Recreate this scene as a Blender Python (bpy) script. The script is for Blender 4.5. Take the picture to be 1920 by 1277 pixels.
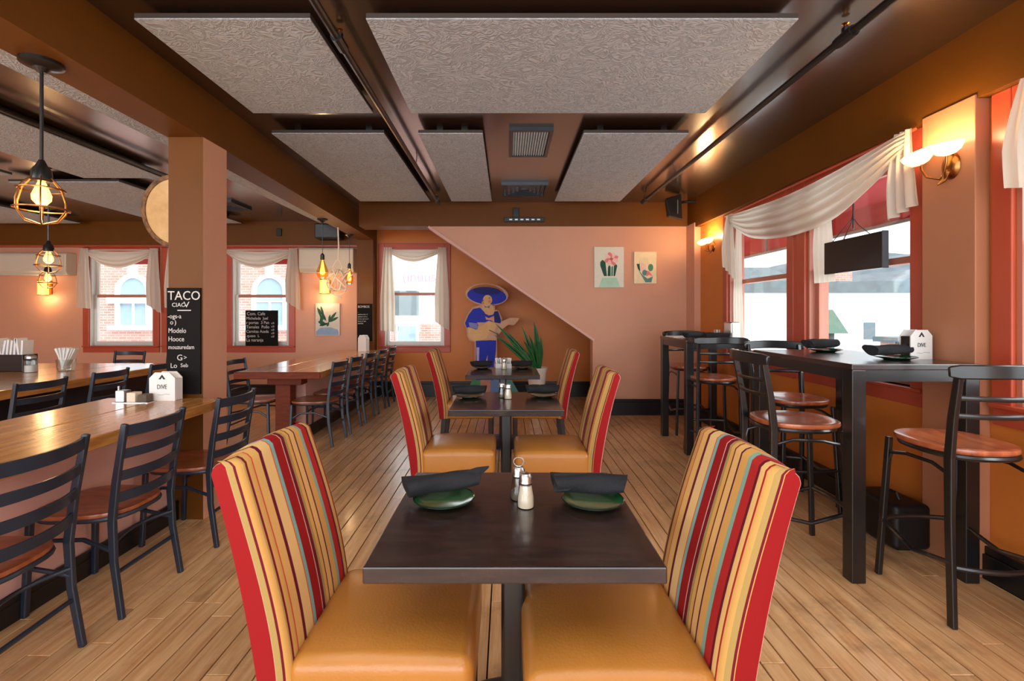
import bpy, math, random
from math import sin, cos, pi, radians
from mathutils import Vector, Matrix
random.seed(7)
for o in list(bpy.data.objects): bpy.data.objects.remove(o)
S = bpy.context.scene
COL = S.collection

# ------------------------------------------------------------------ camera, world, lights, exposure
cam = bpy.data.cameras.new('camera'); cam_o = bpy.data.objects.new('camera', cam); COL.objects.link(cam_o)
cam_o.location = (0, 0, 1.38); cam_o.rotation_euler = (radians(90), 0, 0)
cam.sensor_width = 36; cam.lens = 16.875; cam.shift_x = 0.0052; cam.shift_y = -0.0268
cam.clip_start = 0.05; cam.clip_end = 600
S.camera = cam_o
S.view_settings.view_transform = 'Standard'; S.view_settings.look = 'None'
S.view_settings.gamma = 1; S.view_settings.use_curve_mapping = False
S.view_settings.exposure = 0.5

W = bpy.data.worlds.new('overcast'); S.world = W; W.use_nodes = True
bg = W.node_tree.nodes['Background']
bg.inputs[0].default_value = (0.90, 0.96, 1.0, 1); bg.inputs[1].default_value = 2.3

def sun(direction, strength, angle, color=(1, 1, 1)):
    l = bpy.data.lights.new('sun', 'SUN'); l.energy = strength; l.angle = radians(angle); l.color = color
    o = bpy.data.objects.new('sun', l); COL.objects.link(o)
    o.rotation_euler = Vector(direction).to_track_quat('-Z', 'Y').to_euler()
sun((-0.62, 0.55, -0.56), 4.6, 55, (0.97, 0.98, 1.0))

def area(name, loc, direction, sx, sy, watts, color):
    l = bpy.data.lights.new(name, 'AREA'); l.shape = 'RECTANGLE'; l.size = sx; l.size_y = sy
    l.energy = watts; l.color = color
    o = bpy.data.objects.new(name, l); COL.objects.link(o); o.location = loc
    o.rotation_euler = Vector(direction).to_track_quat('-Z', 'Y').to_euler()
# added out-of-frame fill lights: front ones stand in for window light, others overhead
area('front_fill', (-0.5, -2.8, 1.5), (0, 1, 0.25), 6.0, 2.4, 85, (0.84, 0.93, 1.0))
area('front_fill', (-6.0, -2.8, 1.5), (0, 1, 0.25), 4.5, 2.4, 95, (0.84, 0.93, 1.0))
area('overhead_fill', (0.2, 0.4, 2.78), (0, 0.15, -1), 3.6, 2.2, 42, (1.0, 0.98, 0.95))  # unseen overhead fill, added to brighten the room
area('overhead_fill', (-5.0, 0.6, 2.78), (0, 0.3, -1), 3.6, 2.2, 55, (1.0, 0.97, 0.93))

# ------------------------------------------------------------------ materials
def lin(c):
    r = []
    for v in c[:3]:
        v = v / 255.0
        r.append(v / 12.92 if v <= 0.04045 else ((v + 0.055) / 1.055) ** 2.4)
    return (r[0], r[1], r[2], 1)
def scale_c(c, k): return (min(c[0] * k, 1), min(c[1] * k, 1), min(c[2] * k, 1), 1)

def base_mat(name):
    m = bpy.data.materials.new(name); m.use_nodes = True
    nt = m.node_tree; p = nt.nodes['Principled BSDF']
    return m, nt, p
def N(nt, t, **kw):
    n = nt.nodes.new(t)
    for k, v in kw.items(): setattr(n, k, v)
    return n
def paint(name, rgb, rough=0.5, var=0.08, scale=3.0, bump=0.0, bscale=60.0, metal=0.0, spec=0.5, coat=0.0, coord='Object'):
    m, nt, p = base_mat(name); c = lin(rgb)
    tc = N(nt, 'ShaderNodeTexCoord'); no = N(nt, 'ShaderNodeTexNoise')
    no.inputs['Scale'].default_value = scale; no.inputs['Detail'].default_value = 4
    nt.links.new(tc.outputs[coord], no.inputs['Vector'])
    r = N(nt, 'ShaderNodeValToRGB')
    r.color_ramp.elements[0].position = 0.3; r.color_ramp.elements[1].position = 0.7
    r.color_ramp.elements[0].color = scale_c(c, 1 - var); r.color_ramp.elements[1].color = scale_c(c, 1 + var)
    nt.links.new(no.outputs['Fac'], r.inputs['Fac']); nt.links.new(r.outputs[0], p.inputs['Base Color'])
    p.inputs['Roughness'].default_value = rough; p.inputs['Metallic'].default_value = metal
    p.inputs['Specular IOR Level'].default_value = spec; p.inputs['Coat Weight'].default_value = coat
    p.inputs['Coat Roughness'].default_value = 0.15
    if bump:
        b = N(nt, 'ShaderNodeTexNoise'); b.inputs['Scale'].default_value = bscale; b.inputs['Detail'].default_value = 3
        nt.links.new(tc.outputs[coord], b.inputs['Vector'])
        bp = N(nt, 'ShaderNodeBump'); bp.inputs['Strength'].default_value = bump; bp.inputs['Distance'].default_value = 0.01
        nt.links.new(b.outputs['Fac'], bp.inputs['Height']); nt.links.new(bp.outputs[0], p.inputs['Normal'])
    return m
def wood(name, dark, light, stretch=(1, 12, 12), rough=0.35, coat=0.0, coord='Object', rnd=0.0, scale=3.0, bump=0.08, stain=None, spec=0.5):
    m, nt, p = base_mat(name)
    tc = N(nt, 'ShaderNodeTexCoord'); mp = N(nt, 'ShaderNodeMapping'); mp.inputs['Scale'].default_value = stretch
    if coord == 'World':
        g = N(nt, 'ShaderNodeNewGeometry'); src = g.outputs['Position']
    else: src = tc.outputs[coord]
    oi = N(nt, 'ShaderNodeObjectInfo')
    add = N(nt, 'ShaderNodeVectorMath', operation='ADD')
    mul = N(nt, 'ShaderNodeMath', operation='MULTIPLY'); mul.inputs[1].default_value = 37.0 if rnd else 0.0
    nt.links.new(oi.outputs['Random'], mul.inputs[0])
    nt.links.new(src, add.inputs[0]); nt.links.new(mul.outputs[0], add.inputs[1])
    nt.links.new(add.outputs[0], mp.inputs['Vector'])
    no = N(nt, 'ShaderNodeTexNoise'); no.inputs['Scale'].default_value = scale; no.inputs['Detail'].default_value = 8; no.inputs['Roughness'].default_value = 0.62
    nt.links.new(mp.outputs[0], no.inputs['Vector'])
    r = N(nt, 'ShaderNodeValToRGB')
    r.color_ramp.elements[0].position = 0.33; r.color_ramp.elements[1].position = 0.68
    r.color_ramp.elements[0].color = lin(dark); r.color_ramp.elements[1].color = lin(light)
    nt.links.new(no.outputs['Fac'], r.inputs['Fac']); out = r.outputs[0]
    if rnd:
        hsv = N(nt, 'ShaderNodeHueSaturation'); mr = N(nt, 'ShaderNodeMapRange')
        mr.inputs['To Min'].default_value = 1 - rnd; mr.inputs['To Max'].default_value = 1 + rnd
        nt.links.new(oi.outputs['Random'], mr.inputs['Value']); nt.links.new(mr.outputs[0], hsv.inputs['Value'])
        nt.links.new(out, hsv.inputs['Color']); out = hsv.outputs[0]
    if stain:
        n2 = N(nt, 'ShaderNodeTexNoise'); n2.inputs['Scale'].default_value = 2.1; n2.inputs['Detail'].default_value = 6; n2.inputs['Roughness'].default_value = 0.7
        nt.links.new(src, n2.inputs['Vector'])
        r2 = N(nt, 'ShaderNodeValToRGB'); r2.color_ramp.elements[0].position = 0.53; r2.color_ramp.elements[1].position = 0.72
        r2.color_ramp.elements[0].color = (0, 0, 0, 1); r2.color_ramp.elements[1].color = (0.55, 0.55, 0.55, 1)
        nt.links.new(n2.outputs['Fac'], r2.inputs['Fac'])
        mx = N(nt, 'ShaderNodeMix', data_type='RGBA'); nt.links.new(r2.outputs[0], mx.inputs['Factor'])
        nt.links.new(out, mx.inputs['A']); mx.inputs['B'].default_value = lin(stain); out = mx.outputs['Result']
    nt.links.new(out, p.inputs['Base Color'])
    p.inputs['Roughness'].default_value = rough; p.inputs['Specular IOR Level'].default_value = spec; p.inputs['Coat Weight'].default_value = coat; p.inputs['Coat Roughness'].default_value = 0.12
    if bump:
        bp = N(nt, 'ShaderNodeBump'); bp.inputs['Strength'].default_value = bump; bp.inputs['Distance'].default_value = 0.005
        nt.links.new(no.outputs['Fac'], bp.inputs['Height']); nt.links.new(bp.outputs[0], p.inputs['Normal'])
    return m
def glow(name, rgb, strength, base=None):
    m, nt, p = base_mat(name)
    p.inputs['Base Color'].default_value = lin(base or rgb); p.inputs['Emission Color'].default_value = lin(rgb)
    lw = N(nt, 'ShaderNodeLayerWeight'); lw.inputs['Blend'].default_value = 0.35
    mr = N(nt, 'ShaderNodeMapRange'); mr.inputs['To Min'].default_value = strength; mr.inputs['To Max'].default_value = strength * 0.45
    nt.links.new(lw.outputs['Facing'], mr.inputs['Value']); nt.links.new(mr.outputs[0], p.inputs['Emission Strength'])
    p.inputs['Roughness'].default_value = 0.3
    return m
def glass(name, tint=(1, 1, 1), gloss=0.08):
    m = bpy.data.materials.new(name); m.use_nodes = True; nt = m.node_tree
    for n in list(nt.nodes): nt.nodes.remove(n)
    out = N(nt, 'ShaderNodeOutputMaterial'); mx = N(nt, 'ShaderNodeMixShader')
    t = N(nt, 'ShaderNodeBsdfTransparent'); t.inputs[0].default_value = (*tint, 1)
    g = N(nt, 'ShaderNodeBsdfGlossy'); g.inputs['Roughness'].default_value = 0.03
    lw = N(nt, 'ShaderNodeLayerWeight'); lw.inputs['Blend'].default_value = 0.12
    mr = N(nt, 'ShaderNodeMapRange'); mr.inputs['To Min'].default_value = gloss * 0.4; mr.inputs['To Max'].default_value = 0.6
    nt.links.new(lw.outputs['Facing'], mr.inputs['Value']); nt.links.new(mr.outputs[0], mx.inputs[0])
    nt.links.new(t.outputs[0], mx.inputs[1]); nt.links.new(g.outputs[0], mx.inputs[2]); nt.links.new(mx.outputs[0], out.inputs[0])
    return m
def cloth(name, rgb, trans=0.45, bump=0.2):
    m, nt, p = base_mat(name); out = nt.nodes['Material Output']
    tc = N(nt, 'ShaderNodeTexCoord'); wv = N(nt, 'ShaderNodeTexNoise'); wv.inputs['Scale'].default_value = 220
    nt.links.new(tc.outputs['Object'], wv.inputs['Vector'])
    bp = N(nt, 'ShaderNodeBump'); bp.inputs['Strength'].default_value = bump; bp.inputs['Distance'].default_value = 0.002
    nt.links.new(wv.outputs['Fac'], bp.inputs['Height']); nt.links.new(bp.outputs[0], p.inputs['Normal'])
    p.inputs['Base Color'].default_value = lin(rgb); p.inputs['Roughness'].default_value = 0.9
    tr = N(nt, 'ShaderNodeBsdfTranslucent'); tr.inputs[0].default_value = lin(rgb)
    mx = N(nt, 'ShaderNodeMixShader'); mx.inputs[0].default_value = trans
    nt.links.new(p.outputs[0], mx.inputs[1]); nt.links.new(tr.outputs[0], mx.inputs[2]); nt.links.new(mx.outputs[0], out.inputs[0])
    return m
STRIPES = [((172, 142, 82), 5), ((112, 18, 36), 1.5), ((206, 156, 86), 4), ((206, 80, 64), 1.2), ((222, 172, 100), 6.5), ((104, 18, 44), 2.6), ((230, 188, 124), 8.5),
           ((208, 96, 50), 0.8), ((124, 172, 166), 3.2), ((150, 20, 22), 8.5), ((226, 186, 170), 0.5), ((112, 16, 34), 3.4), ((166, 140, 80), 2.4), ((214, 160, 86), 3.4),
           ((92, 16, 26), 1.0), ((222, 172, 104), 5.2), ((80, 22, 62), 1.6), ((214, 158, 84), 6.0), ((132, 166, 148), 3.4), ((176, 38, 36), 6.4), ((100, 18, 34), 2.0), ((220, 176, 108), 3.6), ((160, 30, 34), 1.4), ((208, 154, 84), 4.2)]
STOT = sum(w for _, w in STRIPES); RED0 = sum(w for _, w in STRIPES[:9]) / STOT
def stripe_mat():
    m, nt, p = base_mat('striped_fabric')
    uv = N(nt, 'ShaderNodeUVMap'); sp = N(nt, 'ShaderNodeSeparateXYZ'); nt.links.new(uv.outputs[0], sp.inputs[0])
    fr = N(nt, 'ShaderNodeMath', operation='FRACT'); nt.links.new(sp.outputs['X'], fr.inputs[0])
    r = N(nt, 'ShaderNodeValToRGB'); r.color_ramp.interpolation = 'CONSTANT'
    acc = 0; els = r.color_ramp.elements
    while len(els) > 1: els.remove(els[-1])
    for i, (c, w) in enumerate(STRIPES):
        e = els[0] if i == 0 else els.new(acc / STOT)
        e.position = acc / STOT; e.color = lin(c); acc += w
    nt.links.new(fr.outputs[0], r.inputs['Fac']); nt.links.new(r.outputs[0], p.inputs['Base Color'])
    no = N(nt, 'ShaderNodeTexNoise'); no.inputs['Scale'].default_value = 260; tc = N(nt, 'ShaderNodeTexCoord')
    nt.links.new(tc.outputs['Object'], no.inputs['Vector'])
    bp = N(nt, 'ShaderNodeBump'); bp.inputs['Strength'].default_value = 0.15; bp.inputs['Distance'].default_value = 0.003
    nt.links.new(no.outputs['Fac'], bp.inputs['Height']); nt.links.new(bp.outputs[0], p.inputs['Normal'])
    p.inputs['Roughness'].default_value = 0.8; p.inputs['Specular IOR Level'].default_value = 0.25
    return m
def swirl_mat():
    m, nt, p = base_mat('acoustic_fabric')
    tc = N(nt, 'ShaderNodeTexCoord'); g = N(nt, 'ShaderNodeNewGeometry')
    n1 = N(nt, 'ShaderNodeTexNoise'); n1.inputs['Scale'].default_value = 9; n1.inputs['Detail'].default_value = 2; n1.inputs['Distortion'].default_value = 2.2
    nt.links.new(g.outputs['Position'], n1.inputs['Vector'])
    mm = N(nt, 'ShaderNodeMath', operation='MULTIPLY'); mm.inputs[1].default_value = 34; nt.links.new(n1.outputs['Fac'], mm.inputs[0])
    sn = N(nt, 'ShaderNodeMath', operation='SINE'); nt.links.new(mm.outputs[0], sn.inputs[0])
    r = N(nt, 'ShaderNodeValToRGB'); r.color_ramp.elements[0].color = lin((164, 171, 178)); r.color_ramp.elements[1].color = lin((192, 199, 207))
    mr = N(nt, 'ShaderNodeMapRange'); mr.inputs['From Min'].default_value = -1; nt.links.new(sn.outputs[0], mr.inputs['Value'])
    nt.links.new(mr.outputs[0], r.inputs['Fac']); nt.links.new(r.outputs[0], p.inputs['Base Color'])
    bp = N(nt, 'ShaderNodeBump'); bp.inputs['Strength'].default_value = 0.35; bp.inputs['Distance'].default_value = 0.006
    nt.links.new(sn.outputs[0], bp.inputs['Height']); nt.links.new(bp.outputs[0], p.inputs['Normal'])
    p.inputs['Roughness'].default_value = 0.8
    return m
def brick_mat():
    m, nt, p = base_mat('brickwork')
    g = N(nt, 'ShaderNodeNewGeometry'); sp = N(nt, 'ShaderNodeSeparateXYZ'); cb = N(nt, 'ShaderNodeCombineXYZ')
    nt.links.new(g.outputs['Position'], sp.inputs[0]); ad = N(nt, 'ShaderNodeMath', operation='ADD')
    nt.links.new(sp.outputs['X'], ad.inputs[0]); nt.links.new(sp.outputs['Y'], ad.inputs[1])
    nt.links.new(ad.outputs[0], cb.inputs['X']); nt.links.new(sp.outputs['Z'], cb.inputs['Y'])
    b = N(nt, 'ShaderNodeTexBrick'); b.inputs['Scale'].default_value = 1.0; b.inputs['Brick Width'].default_value = 0.24; b.inputs['Row Height'].default_value = 0.08
    b.inputs['Mortar Size'].default_value = 0.008
    b.inputs['Color1'].default_value = lin((160, 112, 100)); b.inputs['Color2'].default_value = lin((176, 130, 118)); b.inputs['Mortar'].default_value = lin((192, 172, 164))
    nt.links.new(cb.outputs[0], b.inputs['Vector']); nt.links.new(b.outputs['Color'], p.inputs['Base Color']); p.inputs['Roughness'].default_value = 0.9
    return m

M = {}
M['ceiling'] = paint('ceiling_brown_gloss', (56, 38, 26), 0.26, 0.06, 2, 0.04, 12, spec=1.0, coat=1.0)
M['beam'] = paint('beam_brown', (104, 60, 10), 0.5, 0.06, 3, 0.05, 40, spec=0.25)
M['peach'] = paint('peach_wall', (212, 154, 124), 0.5, 0.03, 2, 0.06, 90)
M['pink'] = paint('pink_wall', (222, 170, 154), 0.5, 0.03, 2, 0.06, 90)
M['orange'] = paint('orange_wall', (208, 120, 46), 0.5, 0.04, 2, 0.06, 90)
M['red'] = paint('red_trim', (184, 76, 50), 0.35, 0.05, 5, 0.03, 40)
M['white'] = paint('white_sash', (225, 222, 215), 0.4, 0.03)
M['sash'] = paint('sash_brown_pink', (190, 120, 98), 0.4, 0.05)
M['black'] = paint('black_trim', (22, 21, 22), 0.35, 0.1)
M['metal'] = paint('black_metal', (32, 42, 56), 0.33, 0.12, 8, 0.02, 60, coat=0.2)
M['metal2'] = paint('black_pub_metal', (24, 23, 24), 0.3, 0.12, 8, 0.02, 60, coat=0.3)
M['plank'] = wood('oak_plank', (200, 146, 96), (234, 190, 138), (14, 1.2, 14), 0.30, 0.2, 'World', 0.14, 2.5, 0.06, stain=(84, 60, 42))
M['subfloor'] = paint('plank_gap', (28, 17, 10), 0.9)
M['tabletop'] = wood('dark_stained_top', (30, 20, 19), (58, 38, 34), (3, 14, 14), 0.27, 0.4, 'Object', 0, 2.2, 0.12)
M['counter'] = wood('honey_oak_board', (166, 104, 48), (206, 146, 78), (16, 1.4, 16), 0.25, 0.5, 'World', 0.1, 2.0, 0.05)
M['counter_red'] = wood('cherry_edge', (100, 40, 20), (128, 54, 26), (2, 14, 14), 0.5, 0.0, spec=0.2)
M['seatwood'] = wood('chair_seat_wood', (132, 66, 38), (182, 102, 64), (3, 14, 3), 0.3, 0.3, 'Object', 0, 2.0, 0.05)
M['stoolwood'] = wood('stool_seat_wood', (138, 64, 40), (196, 110, 66), (3, 14, 3), 0.28, 0.4, 'Object', 0, 1.6, 0.05)
M['legwood'] = wood('dark_leg_wood', (36, 22, 18), (58, 36, 28), (10, 10, 1), 0.4)
M['tan'] = paint('tan_vinyl', (186, 122, 52), 0.33, 0.06, 6, 0.10, 130, coat=0.1)
M['stripe'] = stripe_mat()
M['panel'] = swirl_mat()
M['paneledge'] = paint('panel_edge', (70, 60, 54), 0.8)
M['napkin'] = paint('black_napkin', (24, 24, 28), 0.85, 0.15, 20, 0.3, 120)
M['plate'] = paint('green_plate', (24, 84, 48), 0.15, 0.05, coat=0.5)
M['platerim'] = paint('dark_plate_rim', (20, 32, 26), 0.15, 0.05, coat=0.5)
M['steel'] = paint('brushed_steel', (196, 196, 194), 0.28, 0.05, metal=1)
M['brass'] = paint('antique_brass', (158, 110, 62), 0.28, 0.1, metal=1)
M['salt'] = paint('salt', (232, 212, 188), 0.8, 0.05, 60)
M['pepper'] = paint('pepper', (96, 80, 66), 0.8, 0.2, 200)
M['glass'] = glass('window_glass', (0.97, 0.985, 0.98), 0.06)
M['jar'] = glass('shaker_glass', (0.9, 0.92, 0.9), 0.25)
M['amber'] = glass('amber_glass', (1.0, 0.72, 0.36), 0.2)
M['sheer'] = cloth('cream_sheer', (232, 222, 206), 0.5)
M['paper'] = paint('white_paper', (236, 232, 228), 0.7, 0.03)
M['canvas'] = paint('cream_canvas', (226, 222, 206), 0.8, 0.03, 40)
M['board'] = paint('chalkboard', (16, 12, 11), 0.75, 0.2, 6, spec=0.2)
M['chalk'] = paint('chalk', (214, 208, 204), 0.9, 0.05)
M['print'] = paint('print_ink', (40, 40, 46), 0.7)
M['plastic'] = paint('ac_plastic', (216, 200, 178), 0.4, 0.02)
M['speaker'] = paint('speaker_black', (20, 16, 16), 0.5, 0.1)
M['screen'] = paint('black_panel', (16, 16, 19), 0.25, 0.05)
M['leaf'] = paint('plant_leaf', (26, 92, 40), 0.35, 0.45, 9)
M['soil'] = paint('soil', (60, 42, 30), 0.95, 0.2, 30)
M['pot'] = paint('white_pot', (232, 222, 210), 0.35, 0.03)
M['rope'] = paint('white_rope', (236, 220, 200), 0.8, 0.06, 60)
M['skin'] = wood('drum_skin', (196, 150, 92), (222, 180, 122), (2, 2, 2), 0.6)
M['hoop'] = wood('drum_hoop', (58, 36, 20), (150, 104, 56), (1, 1, 1), 0.5, scale=22)
M['bulb'] = glow('bulb_glow', (255, 172, 72), 7)
M['shade'] = glow('alabaster_shade', (255, 222, 158), 1.9, (255, 240, 215))
M['lantern'] = glow('amber_lantern', (255, 178, 82), 2.2)
M['brick'] = brick_mat()
M['stucco'] = paint('white_stucco', (238, 242, 244), 0.8, 0.02)
M['roofgrey'] = paint('grey_roof', (84, 96, 100), 0.8, 0.15, 4)
M['greenmetal'] = paint('green_awning', (70, 96, 82), 0.7)
M['awning'] = paint('red_awning', (170, 26, 44), 0.75, 0.06, 3)
M['awnframe'] = paint('awning_frame', (120, 140, 146), 0.5)
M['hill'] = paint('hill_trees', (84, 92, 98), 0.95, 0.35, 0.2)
M['ground'] = paint('street', (180, 182, 184), 0.9, 0.1, 0.5)
M['darkpane'] = paint('far_pane', (126, 148, 162), 0.2, 0.1)
def flat(name, rgb, r=0.7): 
    if name not in M: M[name] = paint(name, rgb, r, 0.06, 12)
    return M[name]

# ------------------------------------------------------------------ mesh builder
class MB:
    def __init__(s): s.v = []; s.f = []; s.uv = []; s.mi = []
    def add(s, vs, fs, uvs=None, mi=0):
        o = len(s.v); s.v += [tuple(v) for v in vs]
        for k, f in enumerate(fs):
            s.f.append([i + o for i in f]); s.mi.append(mi)
            s.uv.append(uvs[k] if uvs else [(0, 0)] * len(f))
        return s
    def bx(s, x0, x1, y0, y1, z0, z1, mi=0):
        v = [(x, y, z) for z in (z0, z1) for y in (y0, y1) for x in (x0, x1)]
        return s.add(v, [(0, 2, 3, 1), (4, 5, 7, 6), (0, 1, 5, 4), (2, 6, 7, 3), (0, 4, 6, 2), (1, 3, 7, 5)], mi=mi)
    def box(s, c, d, rot=None):
        h = [k / 2 for k in d]; v = []
        for z in (-1, 1):
            for y in (-1, 1):
                for x in (-1, 1):
                    p = Vector((x * h[0], y * h[1], z * h[2]))
                    if rot is not None: p = rot @ p
                    v.append(p + Vector(c))
        return s.add(v, [(0, 2, 3, 1), (4, 5, 7, 6), (0, 1, 5, 4), (2, 6, 7, 3), (0, 4, 6, 2), (1, 3, 7, 5)])
    def loft(s, rings, closed=False, caps=True, mi=0):
        n = len(rings[0]); v = [p for r in rings for p in r]; f = []
        m = len(rings)
        for i in range(m if closed else m - 1):
            a = i * n; b = ((i + 1) % m) * n
            for j in range(n):
                k = (j + 1) % n
                f.append((a + j, a + k, b + k, b + j))
        if caps and not closed:
            f.append(tuple(reversed(range(n)))); f.append(tuple(range((m - 1) * n, m * n)))
        return s.add(v, f, mi=mi)
    def tube(s, pts, r, n=8, closed=False, flatx=None, up=None):
        pts = [Vector(p) for p in pts]; m = len(pts); rings = []
        prev = None
        for i, p in enumerate(pts):
            a = pts[(i - 1) % m] if (closed or i > 0) else p
            b = pts[(i + 1) % m] if (closed or i < m - 1) else p
            t = (b - a).normalized()
            if up is not None: u = Vector(up)
            elif prev is None: u = Vector((0, 0, 1)) if abs(t.z) < 0.9 else Vector((1, 0, 0))
            else: u = prev
            u = (u - t * u.dot(t)).normalized(); prev = u; w = t.cross(u)
            rr = r[i] if isinstance(r, (list, tuple)) else r; rx = flatx if flatx else rr
            rings.append([p + u * rr * cos(2 * pi * k / n) + w * rx * sin(2 * pi * k / n) for k in range(n)])
        return s.loft(rings, closed)
    def strap(s, pts, h, t, up=(0, 0, 1)):
        pts = [Vector(p) for p in pts]; m = len(pts); rings = []
        for i, p in enumerate(pts):
            tg = (pts[min(i + 1, m - 1)] - pts[max(i - 1, 0)]).normalized()
            u = Vector(up); u = (u - tg * u.dot(tg)).normalized(); w = tg.cross(u)
            hh = h[i] if isinstance(h, (list, tuple)) else h
            tt = t[i] if isinstance(t, (list, tuple)) else t
            rings.append([p + u * (a * hh / 2) + w * (b * tt / 2) for a, b in ((-1, -1), (1, -1), (1, 1), (-1, 1))])
        return s.loft(rings)
    def lathe(s, prof, n=20, c=(0, 0, 0), mat=None):
        rings = []
        for r, z in prof:
            ring = []
            for k in range(n):
                p = Vector((max(r, 1e-4) * cos(2 * pi * k / n), max(r, 1e-4) * sin(2 * pi * k / n), z))
                if mat is not None: p = mat @ p
                ring.append(p + Vector(c))
            rings.append(ring)
        return s.loft(rings)
    def ball(s, c, r, n=12, sq=(1, 1, 1)):
        return s.lathe([(r * sin(pi * k / 8), -r * cos(pi * k / 8)) for k in range(9)], n, c, Matrix.Diagonal(sq))
    def poly(s, pts, y0, y1, mi=0):          # outline in x,z extruded along y
        return s.loft([[(x, y0, z) for x, z in pts], [(x, y1, z) for x, z in pts]], mi=mi)
    def grid(s, rows, uvs=None):
        n = len(rows[0]); v = [p for r in rows for p in r]; f = []
        for i in range(len(rows) - 1):
            for j in range(n - 1): f.append((i * n + j, i * n + j + 1, (i + 1) * n + j + 1, (i + 1) * n + j))
        return s.add(v, f)
    def rbox(s, x0, x1, y0, y1, z0, z1, r, crown=0.0, seg=3):
        lo = Vector((x0, y0, z0)); hi = Vector((x1, y1, z1)); il = lo + Vector((r, r, r)); ih = hi - Vector((r, r, r))
        def axis(a, b, mid):
            e = [r * (1 - math.tan(pi / 4 * (1 - k / seg))) for k in range(seg + 1)]
            L = [a + t for t in e]; R = [b - t for t in reversed(e)]
            Mid = [a + r + (b - a - 2 * r) * k / (mid + 1) for k in range(1, mid + 1)]
            return L + Mid + R
        ax = [axis(lo[i], hi[i], 5 if i < 2 else 1) for i in range(3)]
        idx = {}; vs = []; fs = []
        def vid(p):
            q = Vector([min(max(p[i], il[i]), ih[i]) for i in range(3)]); d = p - q
            w = q + d.normalized() * r if d.length > 1e-9 else Vector(p)
            if crown:
                u = (2 * (w.x - x0) / (x1 - x0) - 1); v = (2 * (w.y - y0) / (y1 - y0) - 1)
                if w.z > (z0 + z1) / 2: w.z += crown * (1 - u ** 4) * (1 - v ** 4)
            k = (round(w.x, 5), round(w.y, 5), round(w.z, 5))
            if k not in idx: idx[k] = len(vs); vs.append(w)
            return idx[k]
        for a in range(3):
            b, c = (a + 1) % 3, (a + 2) % 3
            for side in (0, 1):
                for i in range(len(ax[b]) - 1):
                    for j in range(len(ax[c]) - 1):
                        q = []
                        for (bi, cj) in ((i, j), (i + 1, j), (i + 1, j + 1), (i, j + 1)):
                            p = [0, 0, 0]; p[a] = hi[a] if side else lo[a]; p[b] = ax[b][bi]; p[c] = ax[c][cj]
                            q.append(vid(Vector(p)))
                        if not side: q.reverse()
                        if len(set(q)) > 2: fs.append(q)
        return s.add(vs, fs)
    def mesh(s, name, mats, smooth=35):
        me = bpy.data.meshes.new(name); me.from_pydata(s.v, [], s.f)
        for m in (mats if isinstance(mats, (list, tuple)) else [mats]): me.materials.append(m)
        if any(s.mi): me.polygons.foreach_set('material_index', s.mi)
        if any(any(u != (0, 0) for u in f) for f in s.uv):
            ul = me.uv_layers.new(name='UVMap'); k = 0
            for f in s.uv:
                for u in f: ul.data[k].uv = u; k += 1
        if smooth:
            me.polygons.foreach_set('use_smooth', [True] * len(me.polygons)); me.set_sharp_from_angle(angle=radians(smooth))
        me.update(); return me
    def build(s, name, mats, parent=None, bevel=0, smooth=35, loc=None, kind=None, label=None):
        o = bpy.data.objects.new(name, s.mesh(name, mats, smooth)); COL.objects.link(o)
        if parent: o.parent = parent
        if loc: o.location = loc
        if bevel:
            b = o.modifiers.new('bevel', 'BEVEL'); b.width = bevel; b.segments = 2; b.limit_method = 'ANGLE'; b.angle_limit = radians(40)
        if kind: o['kind'] = kind
        if label: o['label'] = label
        return o
def tag(o, label, cat, group=None):
    o['label'] = label; o['category'] = cat
    if group: o['group'] = group
    return o
def thing(name, label, cat, loc=(0, 0, 0), rot=0, group=None):
    o = bpy.data.objects.new(name, None); COL.objects.link(o); o.empty_display_size = 0.1
    o.location = loc; o.rotation_euler = (0, 0, radians(rot)); return tag(o, label, cat, group)
def struct(name, loc=(0, 0, 0), rot=0):
    o = bpy.data.objects.new(name, None); COL.objects.link(o); o.empty_display_size = 0.1
    o.location = loc; o.rotation_euler = (0, 0, radians(rot)); o['kind'] = 'structure'; return o
def copy_tree(o, parent=None):
    c = o.copy(); COL.objects.link(c); c.parent = parent
    for ch in list(o.children): copy_tree(ch, c)
    return c
def place(first, used, loc, rot, label, group=None):
    o = copy_tree(first) if used[0] else first
    used[0] = True
    o.location = loc; o.rotation_euler = (0, 0, radians(rot)); o['label'] = label
    if group: o['group'] = group
    return o
def text(s, size, x, z, y, mat, parent, squash=1.0, align='LEFT', name='lettering', ext=0.0006):
    cu = bpy.data.curves.new('t', 'FONT'); cu.body = s; cu.size = size; cu.extrude = ext; cu.align_x = align; cu.resolution_u = 3
    t = bpy.data.objects.new('t', cu); COL.objects.link(t)
    dg = bpy.context.evaluated_depsgraph_get(); me = bpy.data.meshes.new_from_object(t.evaluated_get(dg))
    bpy.data.objects.remove(t); me.materials.clear(); me.materials.append(mat)
    o = bpy.data.objects.new(name, me); COL.objects.link(o); o.parent = parent
    o.location = (x, y, z); o.rotation_euler = (radians(90), 0, 0); o.scale = (squash, 1, 1)
    return o
def point(loc, watts, color, r=0.04, parent=None):
    l = bpy.data.lights.new('lamp_light', 'POINT'); l.energy = watts; l.color = color; l.shadow_soft_size = r
    o = bpy.data.objects.new('lamp_light', l); COL.objects.link(o); o.location = loc
    if parent: o.parent = parent
def arc(cx, cz, r, a0, a1, n=10, rz=None):
    rz = rz or r
    return [(cx + r * cos(radians(a0 + (a1 - a0) * k / n)), cz + rz * sin(radians(a0 + (a1 - a0) * k / n))) for k in range(n + 1)]
def ell(cx, cz, rx, rz, n=24): return arc(cx, cz, rx, 0, 360 - 360 / n, n - 1, rz)

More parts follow.
